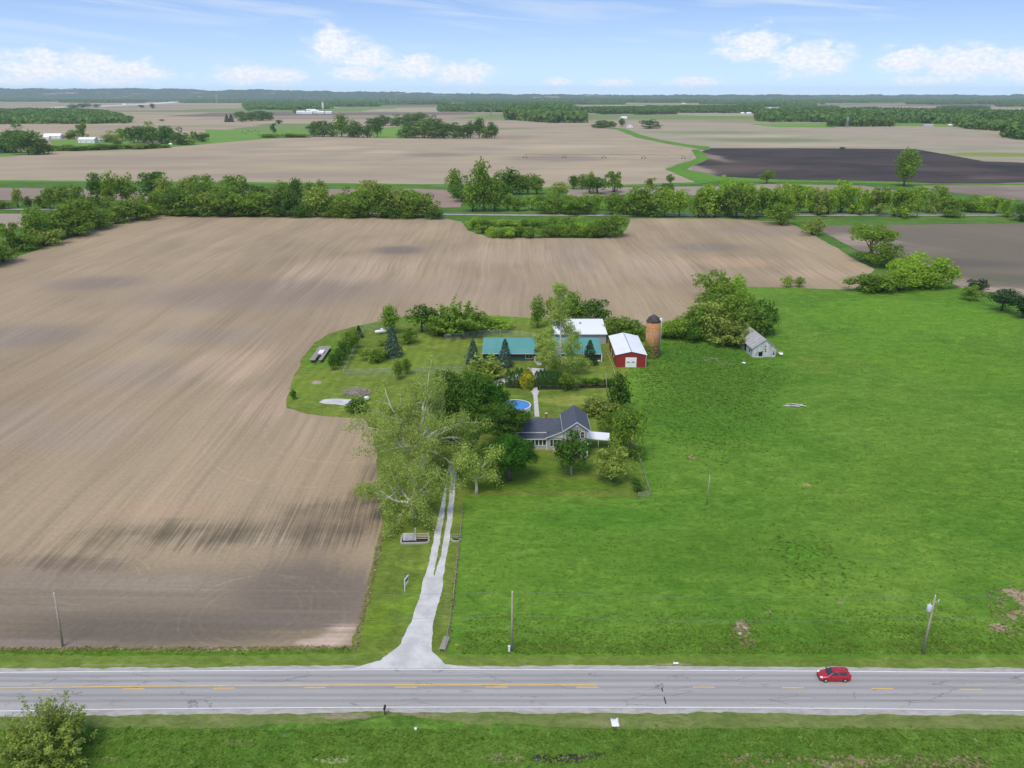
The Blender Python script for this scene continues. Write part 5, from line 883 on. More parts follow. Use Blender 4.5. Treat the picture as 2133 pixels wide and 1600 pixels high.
# ---- tile silo
sg = at(1359.5, 747); si = empty('tile_silo', (sg.x, sg.y+2, 0), 0, 'orange-brown glazed tile silo with a dark domed roof', 'silo')
SH = 11.0; P('tower', MB().lathe([(2.15, 0), (2.15, SH), (2.02, SH), (2.02, SH-.3)], 40), 'tile', si)
ds = [(2.22, SH), (2.22, SH+.12), (2.12, SH+.7), (1.6, SH+1.45), (.9, SH+1.95), (.12, SH+2.25)]
dm = P('dome', MB().lathe(ds, 10, smooth=False), plain('dark_tin_dome', (.075, .06, .055), .7, .3, .2, var=.4, sc=1.2, dirt=((.15, .085, .05), .8)), si); P('finial', MB().lathe([(.2, SH+2.2), (.2, SH+2.75), (.05, SH+2.95), (.03, SH+3.6), (.10, SH+3.62), (.01, SH+3.8)], 8), 'galv', dm)
P('filler_hood', MB().box(1.7, -.6, SH+.55, 2.5, .3, SH+1.15), 'lamp', si); ht = MB()
for k in range(9): ht.lathe([(2.17, 1.1*k+1), (2.17, 1.1*k+1.05)], 40)
P('hoops', ht, 'galv', si)
ch_ = MB().tube([(2.35, -.3, 0), (2.35, -.3, SH)], .13, 6); P('pipe', ch_, 'galv', si)
# vine climbing its foot
vg = np.random.RandomState(3); n_ = 1700; a_ = vg.normal(-2.45, .42, n_); z_ = np.abs(vg.normal(0, 1, n_))*2.0; q_ = 2.2+vg.rand(n_)*.35
Qv = leaves(vg, np.stack([np.cos(a_)*q_, np.sin(a_)*q_, z_+.1], 1), np.stack([np.cos(a_), np.sin(a_), z_*0+.3], 1), .32, .5)
vn = empty('vine', (si.location.x, si.location.y, 0), 0, 'brownish vine climbing the foot of the tile silo', 'vine'); o = bpy.data.objects.new('foliage', quads_mesh('foliage', Qv, LF['olive'])); C.objects.link(o); o.parent = vn
P('stem', MB().tube([(-1.7, -1.6, 0), (-1.75, -1.62, 1.5), (-1.5, -1.8, 3)], .06, 5), 'bark', vn)
# ---- white roofed shed behind, teal roofed long building before it
ws = empty('white_shed', (13.5, 261.3, 0), 0, 'long pale shed with a flat white metal roof behind the teal building', 'shed')
bx('wall', 'greymetal', ws, 0, 0, 0, 16.9, 16.6, 3.25)
P('roof', MB().prism([(-.3, -.5, 3.45), (17.2, -.5, 3.45), (17.4, 17.0, 3.95), (-.1, 17.0, 3.95)], (0, 0, -.14)), 'whitemetal', ws); P('eave_trim', MB().box(-.3, -.56, 3.18, 17.2, -.502, 3.46), 'white', ws)
P('roof_vent', MB().lathe([(.3, 3.6), (.3, 4.2), (.45, 4.2), (.05, 4.5)], 10, c=(9.3, 11)), 'galv', ws)
te = empty('teal_roofed_building', (-9.1, 243.2, 0), rad(-.6), 'long low building with a teal metal roof below the white shed', 'building')
LL = 36.3; bx('wall', 'tealwall', te, .3, 0, 0, LL-.3, 14.6, 2.55)
P('roof', MB().prism([(0, -.8, 2.52), (0, 12.2, 3.75), (0, 12.2, 3.62), (0, -.8, 2.40)], (LL, 0, 0)).prism([(0, 15.2, 3.0), (0, 15.2, 2.87), (0, 12.201, 3.62), (0, 12.201, 3.75)], (LL, 0, 0)), siding('teal_roof_ribs', (.085, .28, .24), .9, 0, .86, .07, .42, .4, var=.03, dirt=((.13, .31, .28), .6, (.15, .15, .2))), te)
P('gable_end', MB().prism([(LL-.3, 0, 2.4), (LL-.3, 14.6, 2.4), (LL-.3, 12.2, 3.6)], (.1, 0, 0)), 'white', te); P('gutter', MB().box(0, -.9, 2.36, LL, -.802, 2.48), 'white', te)
for wx, ww in ((2.2, 1.6), (6.0, 1.6), (13.3, 1.9), (21.0, 1.8), (26.0, 1.8)): window(te, wx, .7, wx+ww, 2.05, 0, 2, 1)
d_ = P('door', MB().box(17.3, -.05, 0, 18.3, -.002, 2.1), 'dark', te); P('porch_step', MB().box(16.2, -2.6, 0, 18.2, -.06, .18).box(16.6, -4.3, 0, 17.9, -2.601, .1), 'conc', te)
P('porch_wall', MB().box(15.7, -1.3, 0, 16.4, -.06, 1.5), 'stone', te)
P('open_bay', MB().box(31.8, -.04, .3, 35.4, -.002, 2.2), 'glass', te); P('bay_sill', MB().box(31.6, -.5, 0, 35.8, -.045, .32), 'white', te)
P('end_panel', MB().box(LL-.3, -.75, 0, LL+.0, -.002, 2.3), 'white', te)
# ---- weathered shed
s0 = at(1567.6, 745.8); s1 = at(1612, 742.2); wd = (s1-s0).length
ss = empty('weathered_shed', (s0.x, s0.y+.6, 0), rad(3), 'leaning weathered white wooden shed with a rusty streaked roof', 'shed')
H_, R_, L_ = 3.0, 5.5, 17.5
P('end_wall', MB().prism([(0, 0, 0), (wd, 0, 0), (wd+.1, 0, H_-.1), (wd/2+.15, 0, R_), (.05, 0, H_)], (0, .1, 0)), 'oldboard', ss); P('end_wall', MB().prism([(0, L_-.1, 0), (wd, L_-.1, 0), (wd+.1, L_-.1, H_-.1), (wd/2+.15, L_-.1, R_), (.05, L_-.1, H_)], (0, .1, 0)), 'oldboard', ss)
bx('side_wall', 'oldboard_y', ss, 0, .1, 0, .1, L_-.1, H_); bx('side_wall', 'oldboard_y', ss, wd-.1, .1, 0, wd, L_-.1, H_-.1)
ro = P('roof', MB().prism([(-.35, -.3, H_-.28), (-.35, -.3, H_-.2), (wd/2+.15, -.3, R_+.12), (wd/2+.15, -.3, R_+.04)], (0, L_+.5, 0)).prism([(wd+.5, -.3, H_-.3), (wd+.5, -.3, H_-.38), (wd/2+.151, -.3, R_+.04), (wd/2+.151, -.3, R_+.12)], (0, L_+.5, 0)), 'oldroof', ss)
dd = P('sliding_door', MB().box(3.6, -.09, .1, 5.6, -.002, 3.1).box(3.0, -.12, 3.1, 5.9, -.002, 3.2).box(5.56, -.11, .1, 5.64, -.091, 3.1), 'oldboard', ss)
for q in ((1.9, .35, 3.15, 1.7), (2.9, 1.7, 3.2, 2.0), (3.75, 3.2, 4.15, 3.65), (6.35, .7, 6.75, 1.4), (6.5, 1.4, 6.6, 1.9)): P('hole', MB().box(q[0], -.02, q[1], q[2], -.003, q[3]), 'dark', ss)
for q in ((3.75, 1.75, 4.15, 2.1), (3.72, 2.4, 4.2, 2.75)): P('door_hole', MB().box(q[0], -.11, q[1], q[2], -.095, q[3]), 'dark', dd)
P('side_opening', MB().box(-.02, 6, .1, -.003, 7.6, 2.2).box(-.02, 2.2, 1.0, -.003, 3.0, 2.0), 'dark', ss)
# ---- utility poles
def pole(px, yb, pxt, yt, r_, label, group=None, name='utility_pole'):
    g = at(px, yb); h_ = hgt(px, yb, yt); rr = ray(pxt, yt); t = g.y/rr[1]; dx = (t*rr[0]-g.x)
    e = empty(name, g, 0, label, 'pole', group); P('shaft', MB().tube([(0, 0, -.1), (dx, 0, h_)], [r_*1.2, r_*.8], 8), 'polewood', e); return e, g, dx, h_
PG = 'utility poles along the road'
p1, g1, d1, h1 = pole(131, 1346, 113, 1237, .15, 'pale utility pole at the road edge of the ploughed field, at the left', PG)
p2, g2, d2, h2 = pole(1066, 1356, 1067, 1235, .15, 'upright utility pole between driveway and pasture with a white box at its foot', PG)
p3, g3, d3, h3 = pole(1922, 1361, 1948, 1243, .16, 'leaning utility pole with a pale transformer above the red car', PG)
for e, d_, h_ in ((p1, d1, h1), (p2, d2, h2), (p3, d3, h3)): P('insulator', MB().lathe([(.05, h_), (.09, h_+.08), (.05, h_+.16), (.08, h_+.22), (.02, h_+.3)], 8, c=(d_, 0)), 'lamp', e)
P('bracket', MB().box(d1*.55-.25, -.05, h1*.55, d1*.55, .05, h1*.55+.08), 'galv', p1)
tf = P('transformer', MB().lathe([(.30, h3-2.3), (.33, h3-2.25), (.33, h3-1.35), (.28, h3-1.28), (.05, h3-1.22)], 16, c=(d3*.82-.55, -.1)), plain('pale_transformer_paint', (.52, .60, .64), .4, .4), p3); P('bushing', MB().lathe([(.05, h3-1.24), (.07, h3-1.1), (.03, h3-.95)], 8, c=(d3*.82-.55, -.1)), 'lamp', tf)
P('crossarm', MB().box(d3*.86-.1, -.06, h3-.95, d3*.86+.7, .06, h3-.85), 'galv', p3); P('fuse', MB().tube([(d3*.86+.6, 0, h3-.85), (d3*.86+.68, 0, h3-.45)], .05, 6), 'lamp', p3)
pole(1472, 1051, 1479, 988, .09, 'thin pale pole standing alone in the pasture')
pe, _, _, _ = pole(1264.5, 819, 1262, 776, .11, 'grey pole behind the low hedge near the back garden')
pe2, _, _, h_ = pole(1133.5, 779, 1134.5, 754, .10, 'white lamp pole in front of the pale-trunked tree', name='lamp_pole'); P('lamp_head', MB().lathe([(.05, h_), (.2, h_+.1), (.18, h_+.3), (.02, h_+.4)], 10), 'lamp', pe2)
wires = plain('thin_wire', (.20, .21, .21), .5, .4)
def wire(a, b, sag, lab, r_=.017):
    mb = MB(); a = Vector(a); b = Vector(b); mb.tube([a.lerp(b, i/20)-Vector((0, 0, 4*sag*(i/20)*(1-i/20))) for i in range(21)], r_, 4); o = mb.build('overhead_wire', wires, None); tag(o, lab, 'wire', 'overhead wires along the road')
T1, T2, T3 = g1+Vector((d1, 0, h1+.25)), g2+Vector((d2, 0, h2+.25)), g3+Vector((d3, 0, h3+.25))
M1, M2, M3 = [g+Vector((d_*.6, .0, h_*f)) for g, d_, h_, f in ((g1, d1, h1, .56), (g2, d2, h2, .62), (g3, d3, h3, .63))]
TE, TW = T3+Vector((60, 0, 0)), T1-Vector((60, 0, 0)); ME, MW = M3+Vector((60, 0, 0)), M1-Vector((60, 0, 0))
for a, b, s_, l in ((TW, T1, .5, 'top wire running left from the pole in the ploughed field'), (T1, T2, .7, 'top wire between the left pole and the driveway pole'), (T2, T3, .7, 'top wire between the driveway pole and the transformer pole'), (T3, TE, .5, 'top wire running right from the transformer pole'),
                   (MW, M1, .5, 'lower wire running left from the pole in the ploughed field'), (M1, M2, .7, 'lower wire between the left pole and the driveway pole'), (M2, M3, .7, 'lower wire between the driveway pole and the transformer pole'), (M3, ME, .5, 'lower wire running right from the transformer pole')): wire(a, b, s_, l)
# ---- red car
cg = at(1735, 1413.5); car = empty('parked_car', (cg.x, cg.y, .03), rad(180), 'red five-door hatchback driving on the far lane of the road', 'car'); car.name = 'hatchback_car'
def loft(secs, closed=True):
    """secs: list of (x, [(y, z)...]) cross sections"""
    k = len(secs[0][1]); vs = [(x, y, z) for x, c_ in secs for y, z in c_]; fs = []
    for i in range(len(secs)-1):
        for j in range(k-1 if not closed else k): fs.append((i*k+j, i*k+(j+1) % k, (i+1)*k+(j+1) % k, (i+1)*k+j))
    fs += [tuple(range(k))[::-1], tuple((len(secs)-1)*k+j for j in range(k))]
    return MB().add(vs, fs, True)
def sec(x, w1, zb, zs, zt, w2): return (x, [(-w1*.94, zb), (-w1, zb+.15), (-w1, zs), (-w2*1.0, zt-.03), (-w2*.7, zt), (w2*.7, zt), (w2, zt-.03), (w1, zs), (w1, zb+.15), (w1*.94, zb)])
body = loft([sec(2.12, .58, .34, .52, .60, .50), sec(2.02, .74, .24, .58, .68, .64), sec(1.75, .84, .20, .66, .80, .72), sec(1.1, .88, .20, .76, .94, .78), sec(.72, .88, .20, .84, 1.0, .80), sec(0, .89, .20, .88, .99, .82), sec(-1.2, .89, .20, .92, 1.02, .82), sec(-1.85, .86, .22, .92, 1.04, .78), sec(-2.10, .80, .26, .84, 1.0, .72), sec(-2.16, .70, .34, .70, .86, .62)])
cb_ = P('body', body, 'carred', car)
P('roof', loft([(.28, [(-.60, 1.38), (-.52, 1.45), (.52, 1.45), (.60, 1.38)]), (-.4, [(-.63, 1.43), (-.55, 1.50), (.55, 1.50), (.63, 1.43)]), (-1.4, [(-.61, 1.42), (-.53, 1.49), (.53, 1.49), (.61, 1.42)]), (-1.82, [(-.56, 1.34), (-.48, 1.41), (.48, 1.41), (.56, 1.34)])]), 'carred', car)
P('windscreen', MB().prism([(1.02, -.72, .96), (1.02, .72, .96), (.27, .57, 1.41), (.27, -.57, 1.41)], (-.04, 0, -.02)), 'glass', car)
P('rear_window', MB().prism([(-2.02, -.62, 1.02), (-1.80, -.52, 1.38), (-1.80, .52, 1.38), (-2.02, .62, 1.02)], (.04, 0, -.02)), 'glass', car)
for s_ in (-1, 1):
    P('side_window', MB().prism([(.78, s_*.79, .98), (.26, s_*.62, 1.39), (-.42, s_*.63, 1.43), (-.42, s_*.80, .98)], (0, -s_*.03, 0)), 'glass', car); P('side_window', MB().prism([(-.50, s_*.80, .98), (-.50, s_*.63, 1.43), (-1.38, s_*.61, 1.42), (-1.75, s_*.77, 1.02)], (0, -s_*.03, 0)), 'glass', car)
    P('pillar', MB().prism([(1.03, s_*.745, .95), (.28, s_*.60, 1.42), (.20, s_*.615, 1.42), (.86, s_*.80, .96)], (0, -s_*.03, .01)).prism([(-.41, s_*.81, .98), (-.41, s_*.635, 1.43), (-.51, s_*.635, 1.43), (-.51, s_*.81, .98)], (0, -s_*.03, 0)).prism([(-1.74, s_*.79, 1.02), (-1.38, s_*.62, 1.42), (-1.80, s_*.56, 1.36), (-2.04, s_*.68, 1.02)], (0, -s_*.04, 0)), 'carred', car)
    P('mirror', MB().box(.62, min(s_*.86, s_*1.04), .96, .80, max(s_*.86, s_*1.04), 1.10), 'carred', car)
    P('headlight', MB().rbox((1.86, s_*.62, .70), (.34, .26, .12), s_*-.5, .3), 'lamp', car); P('tail_light', MB().rbox((-2.09, s_*.66, .93), (.10, .18, .26)), 'taillamp', car)
    P('door_handle', MB().box(-.35, min(s_*.885, s_*.92), .84, -.15, max(s_*.885, s_*.92), .87), 'carred', cb_)
    for xw in (1.32, -1.32):
        y_ = s_*.80; wh = MB(); ring = [(0.32*math.cos(a), .32*math.sin(a)) for a in np.linspace(0, 6.283, 21)[:-1]]
        wh.add([(xw+a, y_+s_*.10, .32+b) for a, b in ring]+[(xw+a, y_-s_*.12, .32+b) for a, b in ring], [tuple(range(20)), tuple(range(20, 40))[::-1]]+[(i, 20+i, 20+(i+1) % 20, (i+1) % 20) for i in range(20)])
        wo_ = P('wheel', wh, 'rubber', car); rm = MB(); rg = [(0.2*math.cos(a), .2*math.sin(a)) for a in np.linspace(0, 6.283, 17)[:-1]]
        rm.add([(xw, y_+s_*.112, .32)]+[(xw+a*(1 if i % 2 else .8), y_+s_*.108, .32+b*(1 if i % 2 else .8)) for i, (a, b) in enumerate(rg)], [(0, 1+i, 1+(i+1) % 16) for i in range(16)]); P('rim', rm, 'alloy', wo_)
P('grille', MB().box(2.10, -.42, .38, 2.14, .42, .56), 'black', car); P('bumper', MB().rbox((-2.13, 0, .45), (.12, 1.3, .22)), 'carred', car)
# ---- roadside objects
mg = at(802, 1489); mbx = empty('mailbox', mg, rad(0), 'black mailbox on a post at the near edge of the road', 'mailbox')
P('post', MB().box(-.06, -.06, 0, .06, .06, 1.0), 'black', mbx); bb = MB()
ar = [(-.14, 1.0)]+[(.14*math.cos(a), 1.16+.14*math.sin(a)) for a in np.linspace(math.pi, 0, 9)]+[(.14, 1.0)]; bb.prism([(a, -.35, z) for a, z in ar], (0, .75, 0)); P('box', bb, 'black', mbx)
P('arm', MB().box(-.05, -.3, .9, .05, .38, .998), 'black', mbx); P('number_plate', MB().box(-.146, -.12, 1.05, -.142, .12, 1.15), 'white', mbx)
bg_ = at(1281, 1508); sh = MB(); vs = []; r = np.random.RandomState(2)
for j in range(6):
    for i in range(6): vs.append(((i-2.5)*.2+r.uniform(-.03, .03), (j-2.5)*.29+r.uniform(-.03, .03), .15+r.rand()*.22))
sh.add(vs, [(j*6+i, j*6+i+1, (j+1)*6+i+1, (j+1)*6+i) for j in range(5) for i in range(5)], True); o = P('plastic_sheet', sh, 'white', None, (bg_.x, bg_.y, 0)); tag(o, 'crumpled white plastic sheet on the verge below the road', 'plastic sheet'); md = o.modifiers.new('thick', 'SOLIDIFY'); md.thickness = .02
mk = at(1264, 1522); o = empty('marker_post', mk, 0, 'thin silver marker post left of the crumpled plastic sheet', 'post'); P('shaft', MB().tube([(0, 0, 0), (-.05, 0, 1.3)], .03, 6), 'galv', o); P('cap', MB().lathe([(.05, 1.28), (.05, 1.38), (.01, 1.4)], 8, c=(-.05, 0)), 'orange', o)
wb = at(866, 1521); o = empty('bucket', wb, 0, 'small white round bucket lying in the grass below the road', 'bucket'); P('shell', MB().lathe([(.14, 0), (.19, .3), (.17, .3), (.13, .03)], 16), 'white', o); P('lid', MB().lathe([(.2, .3), (.2, .33), (.01, .34)], 16), 'white', o)
tw = at(594, 1541); o = empty('bare_sapling', tw, 0, 'bare grey sapling stick in the ditch grass at the lower left', 'sapling'); P('stem', MB().tube([(0, 0, 0), (.05, 0, .5), (.02, 0, .95)], [.03, .02, .01], 5).tube([(.03, 0, .4), (-.22, .05, .75)], .012, 4).tube([(.04, 0, .55), (.25, 0, .9)], .012, 4).tube([(.03, 0, .7), (-.1, 0, 1.0)], .01, 4), 'galv', o)
# for-sale sign on the west lawn
sg_ = at(848, 1226); o = empty('yard_sign', sg_, rad(72), 'white real estate sign on a post on the strip of lawn left of the driveway', 'sign')
P('post', MB().box(-.9, -.05, 0, -.8, .05, 2.1).box(-.9, -.05, 2.1, .75, .05, 2.2), 'white', o); sb_ = P('panel', MB().box(-.65, -.02, .95, .6, .02, 1.95), 'white', o); P('print', MB().box(-.58, -.026, 1.45, .53, -.022, 1.85).box(-.58, .022, 1.45, .53, .026, 1.85), 'black', sb_); P('rider', MB().box(-.65, -.02, .66, .6, .02, .9), 'yellow', o)
# planter with white wall and rail fence left of the driveway, small one right of it
pg = at(866, 1133); o = empty('entrance_planter', pg, rad(3), 'stone-edged planting bed with a white wall and rail fence left of the driveway', 'planter')
sc0 = 1/scl(866, 1133); X0, X1 = -31*sc0, 27*sc0
arc = [(X0+.5-.5*math.sin(a)+0, .5-.5*math.cos(a)+.0) for a in np.linspace(0, 1.57, 6)][::-1]+[(X1-.7+.9*math.sin(a)*.8, .7-.7*math.cos(a)) for a in np.linspace(0, 1.57, 7)]
ed = MB(); full = [(X0, 2.9)]+arc+[(X1, 2.2)]
for (a, b), (c_, d_) in zip(full, full[1:]):
    v_ = Vector((c_-a, d_-b)); L_ = v_.length; k = max(1, int(L_/.35))
    for i in range(k): q = Vector((a, b))+v_*((i+.5)/k); ed.rbox((q.x, q.y, .14), (L_/k*.94, .26, .28), math.atan2(v_.y, v_.x))
P('edging', ed, 'stone', o); P('mulch', MB().prism([(a+(.05 if a < 0 else -.05), b+.06, .06) for a, b in full], (0, 0, .05)), 'mulch', o)
P('panel', MB().box(X0+.3, 1.1, .1, -.1, 1.3, 1.5).box(-.2, 1.02, .1, .05, 1.35, 2.5), 'oldboard', o)
rl = MB()
for z in (.35, .68, 1.0, 1.32): rl.box(.051, 1.15, z, X1-.15, 1.22, z+.13)
P('rails', rl, 'palewood', o); P('post', MB().box(X1-.15, 1.08, 0, X1-.02, 1.3, 1.6), 'palewood', o)
pg = at(949.5, 1130); o = empty('small_planter', pg, 0, 'small half-round stone planter right of the driveway', 'planter'); ed = MB()
for a in np.linspace(3.3, 6.1, 11): ed.rbox((math.cos(a)*.85, math.sin(a)*.85+1.0, .15), (.26, .2, .3), a+1.57)
P('edging', ed, 'stone', o); P('mulch', MB().prism([(math.cos(a)*.78, math.sin(a)*.78+1.0, .06) for a in np.linspace(3.14, 6.28, 12)], (0, 0, .1)), 'mulch', o)
P('rail', MB().box(-.85, 1.15, .5, .85, 1.2, .58).box(-.85, 1.15, .9, .85, 1.2, .98).box(-.85, 1.1, 0, -.77, 1.25, 1.05).box(.77, 1.1, 0, .85, 1.25, 1.05), 'wood', o)
pf = at(921, 1357); o = empty('wooden_platform', pf, rad(-9), 'small weathered wooden platform on the grass right of the driveway mouth', 'platform'); wd = 13/scl(921, 1357); pb = MB()
for k in range(10): pb.box(-wd/2, k*.31, .32, wd/2, k*.31+.28, .40)
P('deck', pb, 'wood', o); P('frame', MB().box(-wd/2, 0, 0, -wd/2+.1, 3.06, .318).box(wd/2-.1, 0, 0, wd/2, 3.06, .318), 'wood', o)
op = at(951, 1354); o = empty('marker_box', op, .2, 'small faded orange box on a stake beside the wooden platform', 'box'); P('stake', MB().tube([(0, 0, 0), (0, 0, .7)], .03, 5), 'wood', o); P('box', MB().box(-.22, -.12, .7, .22, .12, .95), 'orange', o)
bp = at(1060.5, 1357); o = empty('utility_pedestal', bp, 0, 'small white utility box at the foot of the driveway pole', 'utility box'); P('cabinet', MB().box(-.14, -.12, 0, .14, .12, .85), 'white', o); P('lid', MB().box(-.17, -.15, .85, .17, .15, .95), 'lamp', o)
# ---- fences
mesh_m, n = newmat('chain_link'); p = n.n('ShaderNodeTexCoord').outputs['Object']; tb = n.n('ShaderNodeBsdfTransparent'); db = n.bsdf((.42, .43, .43), .6, .3, .3); mx = n.n('ShaderNodeMixShader'); n.put(mx.inputs[0], n.mr(n.noise(p, 9, 3, .7), .3, .7, .12, .3)); mesh_m.node_tree.links.new(tb.outputs[0], mx.inputs[1]); mesh_m.node_tree.links.new(db, mx.inputs[2]); n.out(mx.outputs[0])
def fence(pts, h_, label, sp=3.0, mat='galv', net=True, name='chain_link_fence', rails=0, r_=.035, group=None):
    g = [at(*q) for q in pts]; e = empty(name, g[0], 0, label, 'fence', group); o_ = g[0]; fb = MB(); rb_ = MB()
    for a, b in zip(g, g[1:]):
        a, b = a-o_, b-o_; k = max(1, round((b-a).length/sp))
        if net: fb.add([(a.x, a.y, .02), (b.x, b.y, .02), (b.x, b.y, h_-.03), (a.x, a.y, h_-.03)], [(0, 1, 2, 3)])
        for z in ([h_] if not rails else [h_*(i+1)/rails for i in range(rails)]): rb_.tube([a+Vector((0, 0, z-.03)), b+Vector((0, 0, z-.03))], r_*.8, 5)
        for i in range(k+1):
            if i == 0 and (a.length > .1): continue
            q = a.lerp(b, i/k); MB().tube([q, q+Vector((0, 0, h_+.06))], r_, 6).build('post', MAT[mat], e)
    rb_.build('rail', MAT[mat], e)
    if net: fb.build('netting', mesh_m, e)
    return e
fence([(965, 775), (716, 783), (760, 690), (797, 687)], 1.9, 'chain-link fence round the mown yard with the lone spruce', 4)
fence([(965, 775), (974, 752)], 1.9, 'short chain-link fence end left of the teal building', 3)
fence([(927, 711), (1000, 702), (1042, 700), (1112, 706)], 2.2, 'tall chain-link fence behind the teal roofed building', 5)
fence([(1064, 811), (1106, 811)], 1.2, 'low dark fence left of the garden steps', 2.5, 'bark', False)
fence([(1124, 812), (1200, 811), (1276, 807)], 1.2, 'low dark fence along the hedge right of the garden steps', 2.5, 'bark', False)
fence([(1318, 922), (1336, 975), (1354, 1034), (1330, 1037)], 1.15, 'grey wire fence at the right corner of the front lawn', 3.4, 'wood', r_=.06, name='wire_fence')
fence([(1262, 736), (1276, 768), (1282, 790)], 1.0, 'pale leaning rail fence at the left side of the red barn', 3, 'palewood', False, 'rail_fence', 1, .07)
fence([(928, 1352), (944, 1250), (958, 1120), (966, 1050)], .9, 'thin wire fence between driveway lawn and pasture', 4.5, 'wood', False, 'wire_fence', 2, .03)
# garden steps
st = at(1115, 814); o = empty('garden_steps', st, 0, 'pale concrete steps leading up from the garden path', 'steps')
for k in range(5): P('step', MB().box(-.62, k*.9, 0, .62, k*.9+.9, .06+.12*k), 'conc', o)
P('arch', MB().box(-.75, 4.4, 0, -.62, 4.55, 1.2).box(.62, 4.4, 0, .75, 4.55, 1.2).box(-.75, 4.4, 1.2, .75, 4.55, 1.3), 'stone', o)
# ---- yard objects
wg0 = at(656, 757); wa = at(676, 728); o = empty('hay_wagon', (wg0.x+.3, wg0.y, 0), -math.atan2(wa.x-wg0.x, wa.y-wg0.y), 'old flatbed hay wagon parked on the grass beside the ploughed field', 'wagon')
dk_ = MB()
for k in range(7): 
    if k in (3, 4): dk_.box(-1.9+k*.54, 5.5, .95, -1.9+k*.54+.5, 14.8, 1.05)
    else: dk_.box(-1.9+k*.54, 0, .95, -1.9+k*.54+.5, 14.8, 1.05)
P('deck', dk_, 'wood', o); P('frame', MB().box(-1.5, .2, .7, -1.3, 14.6, .948).box(1.3, .2, .7, 1.5, 14.6, .948).box(-1.9, 0, .8, 1.9, .2, .949).box(-.3, 3, .6, .3, 14.4, .72), 'black', o)
for sx in (-1.6, 1.6):
    for sy in (1.8, 12.6):
        w_ = MB(); rg = [(.42*math.cos(a), .42*math.sin(a)) for a in np.linspace(0, 6.283, 17)[:-1]]; w_.add([(sx-.12, sy+a, .43+b) for a, b in rg]+[(sx+.12, sy+a, .43+b) for a, b in rg], [tuple(range(16)), tuple(range(16, 32))[::-1]]+[(i, 16+i, 16+(i+1) % 16, (i+1) % 16) for i in range(16)]); P('wheel', w_, 'rubber', o)
P('hitch', MB().tube([(0, .1, .6), (0, -1.8, .45)], .08, 6), 'black', o)
cr_ = empty('crate', (wg0.x+.3, wg0.y, 1.055), o.rotation_euler.z, 'low white crate lying on the middle of the hay wagon', 'crate'); P('shell', MB().box(-.5, 6.0, 0, .9, 9.4, .3), 'white', cr_); P('lid', MB().box(-.56, 5.94, .3, .96, 9.46, .38), 'whitemetal', cr_)
tk = at(799, 696)
for k, (dx, dy, lab) in enumerate(((-.9, 0, 'front one of two white propane tanks at the fence corner'), (.5, 2.6, 'rear one of two white propane tanks at the fence corner'))):
    o = empty('propane_tank', (tk.x+dx, tk.y+dy, 0), rad(20), lab, 'tank', 'white propane tanks at the fence corner'); mb = MB(); pr = [(-2.0, .02), (-1.93, .35), (-1.7, .55), (1.7, .55), (1.93, .35), (2.0, .02)]; 
    vs = [(x, r_*math.cos(a), .95+r_*math.sin(a)) for x, r_ in pr for a in np.linspace(0, 6.283, 15)[:-1]]; mb.add(vs, [(i*14+j, i*14+(j+1) % 14, (i+1)*14+(j+1) % 14, (i+1)*14+j) for i in range(5) for j in range(14)], True); P('shell', mb, 'white', o)
    P('valve_dome', MB().lathe([(.2, 1.45), (.2, 1.68), (.02, 1.72)], 10), 'galv', o)
    for sx in (-1.1, 1.1): P('leg', MB().box(sx-.1, -.35, 0, sx+.1, .35, .5), 'galv', o)
# brush pile
bpg = at(744, 818); r = np.random.RandomState(6); mb = MB()
for k in range(420):
    a = r.uniform(0, 6.28); q = r.rand()**.6; c_ = Vector((math.cos(a)*q*3.6, math.sin(a)*q*2.9, (1-q)*1.3*r.rand()+.1)); d = Vector(r.normal(0, 1, 3)); d.z *= .25; d = d.normalized()*r.uniform(.4, 1.3); mb.tube([c_-d, c_+d], r.uniform(.025, .07), 4, False)
o = empty('brush_pile', bpg, 0, 'heap of grey-brown brushwood in the yard above the gravel patch', 'brush pile'); P('branches', mb, plain('dead_branches', (.42, .36, .30), .95, .05, var=.4, sc=2), o); P('core', MB().lathe([(2.6, 0), (1.9, .35), (.9, .7), (.05, .8)], 14), 'wood', o)
# vehicle half hidden under the giant tree, and rubbish in the pasture
vg_ = at(764, 834); o = empty('white_boat', vg_, rad(30), 'white hull shaped object under the left limbs of the giant tree', 'boat'); P('hull', MB().lathe([(.05, .1), (.7, .25), (.85, .75), (.8, .8)], 16), 'white', o); P('cover', MB().lathe([(.82, .8), (.5, 1.05), (.02, 1.12)], 16), 'white', o)
o['label'] = 'white rounded covered object under the left limbs of the giant tree'; o['category'] = 'covered object'; o.name = 'covered_object'
for px, py, sz, nm, lab in ((1654, 846, 1.0, 'scrap_boards', 'grey scrap boards lying flat in the open pasture'), (1558, 726, .7, 'loose_panel', 'pale scrap panel leaning left of the weathered shed')):
    g = at(px, py); mb = MB()
    for k in range(7 if sz == 1 else 3): mb.rbox((k*.5*sz-1.5, r.uniform(-1, 1), .12+.05*k), (2.6*sz, .35, .06), r.uniform(-.35, .1))
    o = mb.build(nm, MAT['oldboard'], None, g); tag(o, lab, 'scrap wood')
def rag(px, py, sx, sy, sz, lab, nm='fallen_sheet', mat='white', seed=1):
    g = at(px, py); rr = np.random.RandomState(seed); mb = MB(); vs = []
    for j in range(5):
        for i in range(5): vs.append(((i/4-.5)*sx+rr.uniform(-.1, .1)*sx, (j/4-.5)*sy+rr.uniform(-.1, .1)*sy, .08+rr.rand()*sz))
    mb.add(vs, [(j*5+i, j*5+i+1, (j+1)*5+i+1, (j+1)*5+i) for j in range(4) for i in range(4)]); o = mb.build(nm, MAT[mat], None, g); md = o.modifiers.new('thick', 'SOLIDIFY'); md.thickness = .03; tag(o, lab, 'sheet')
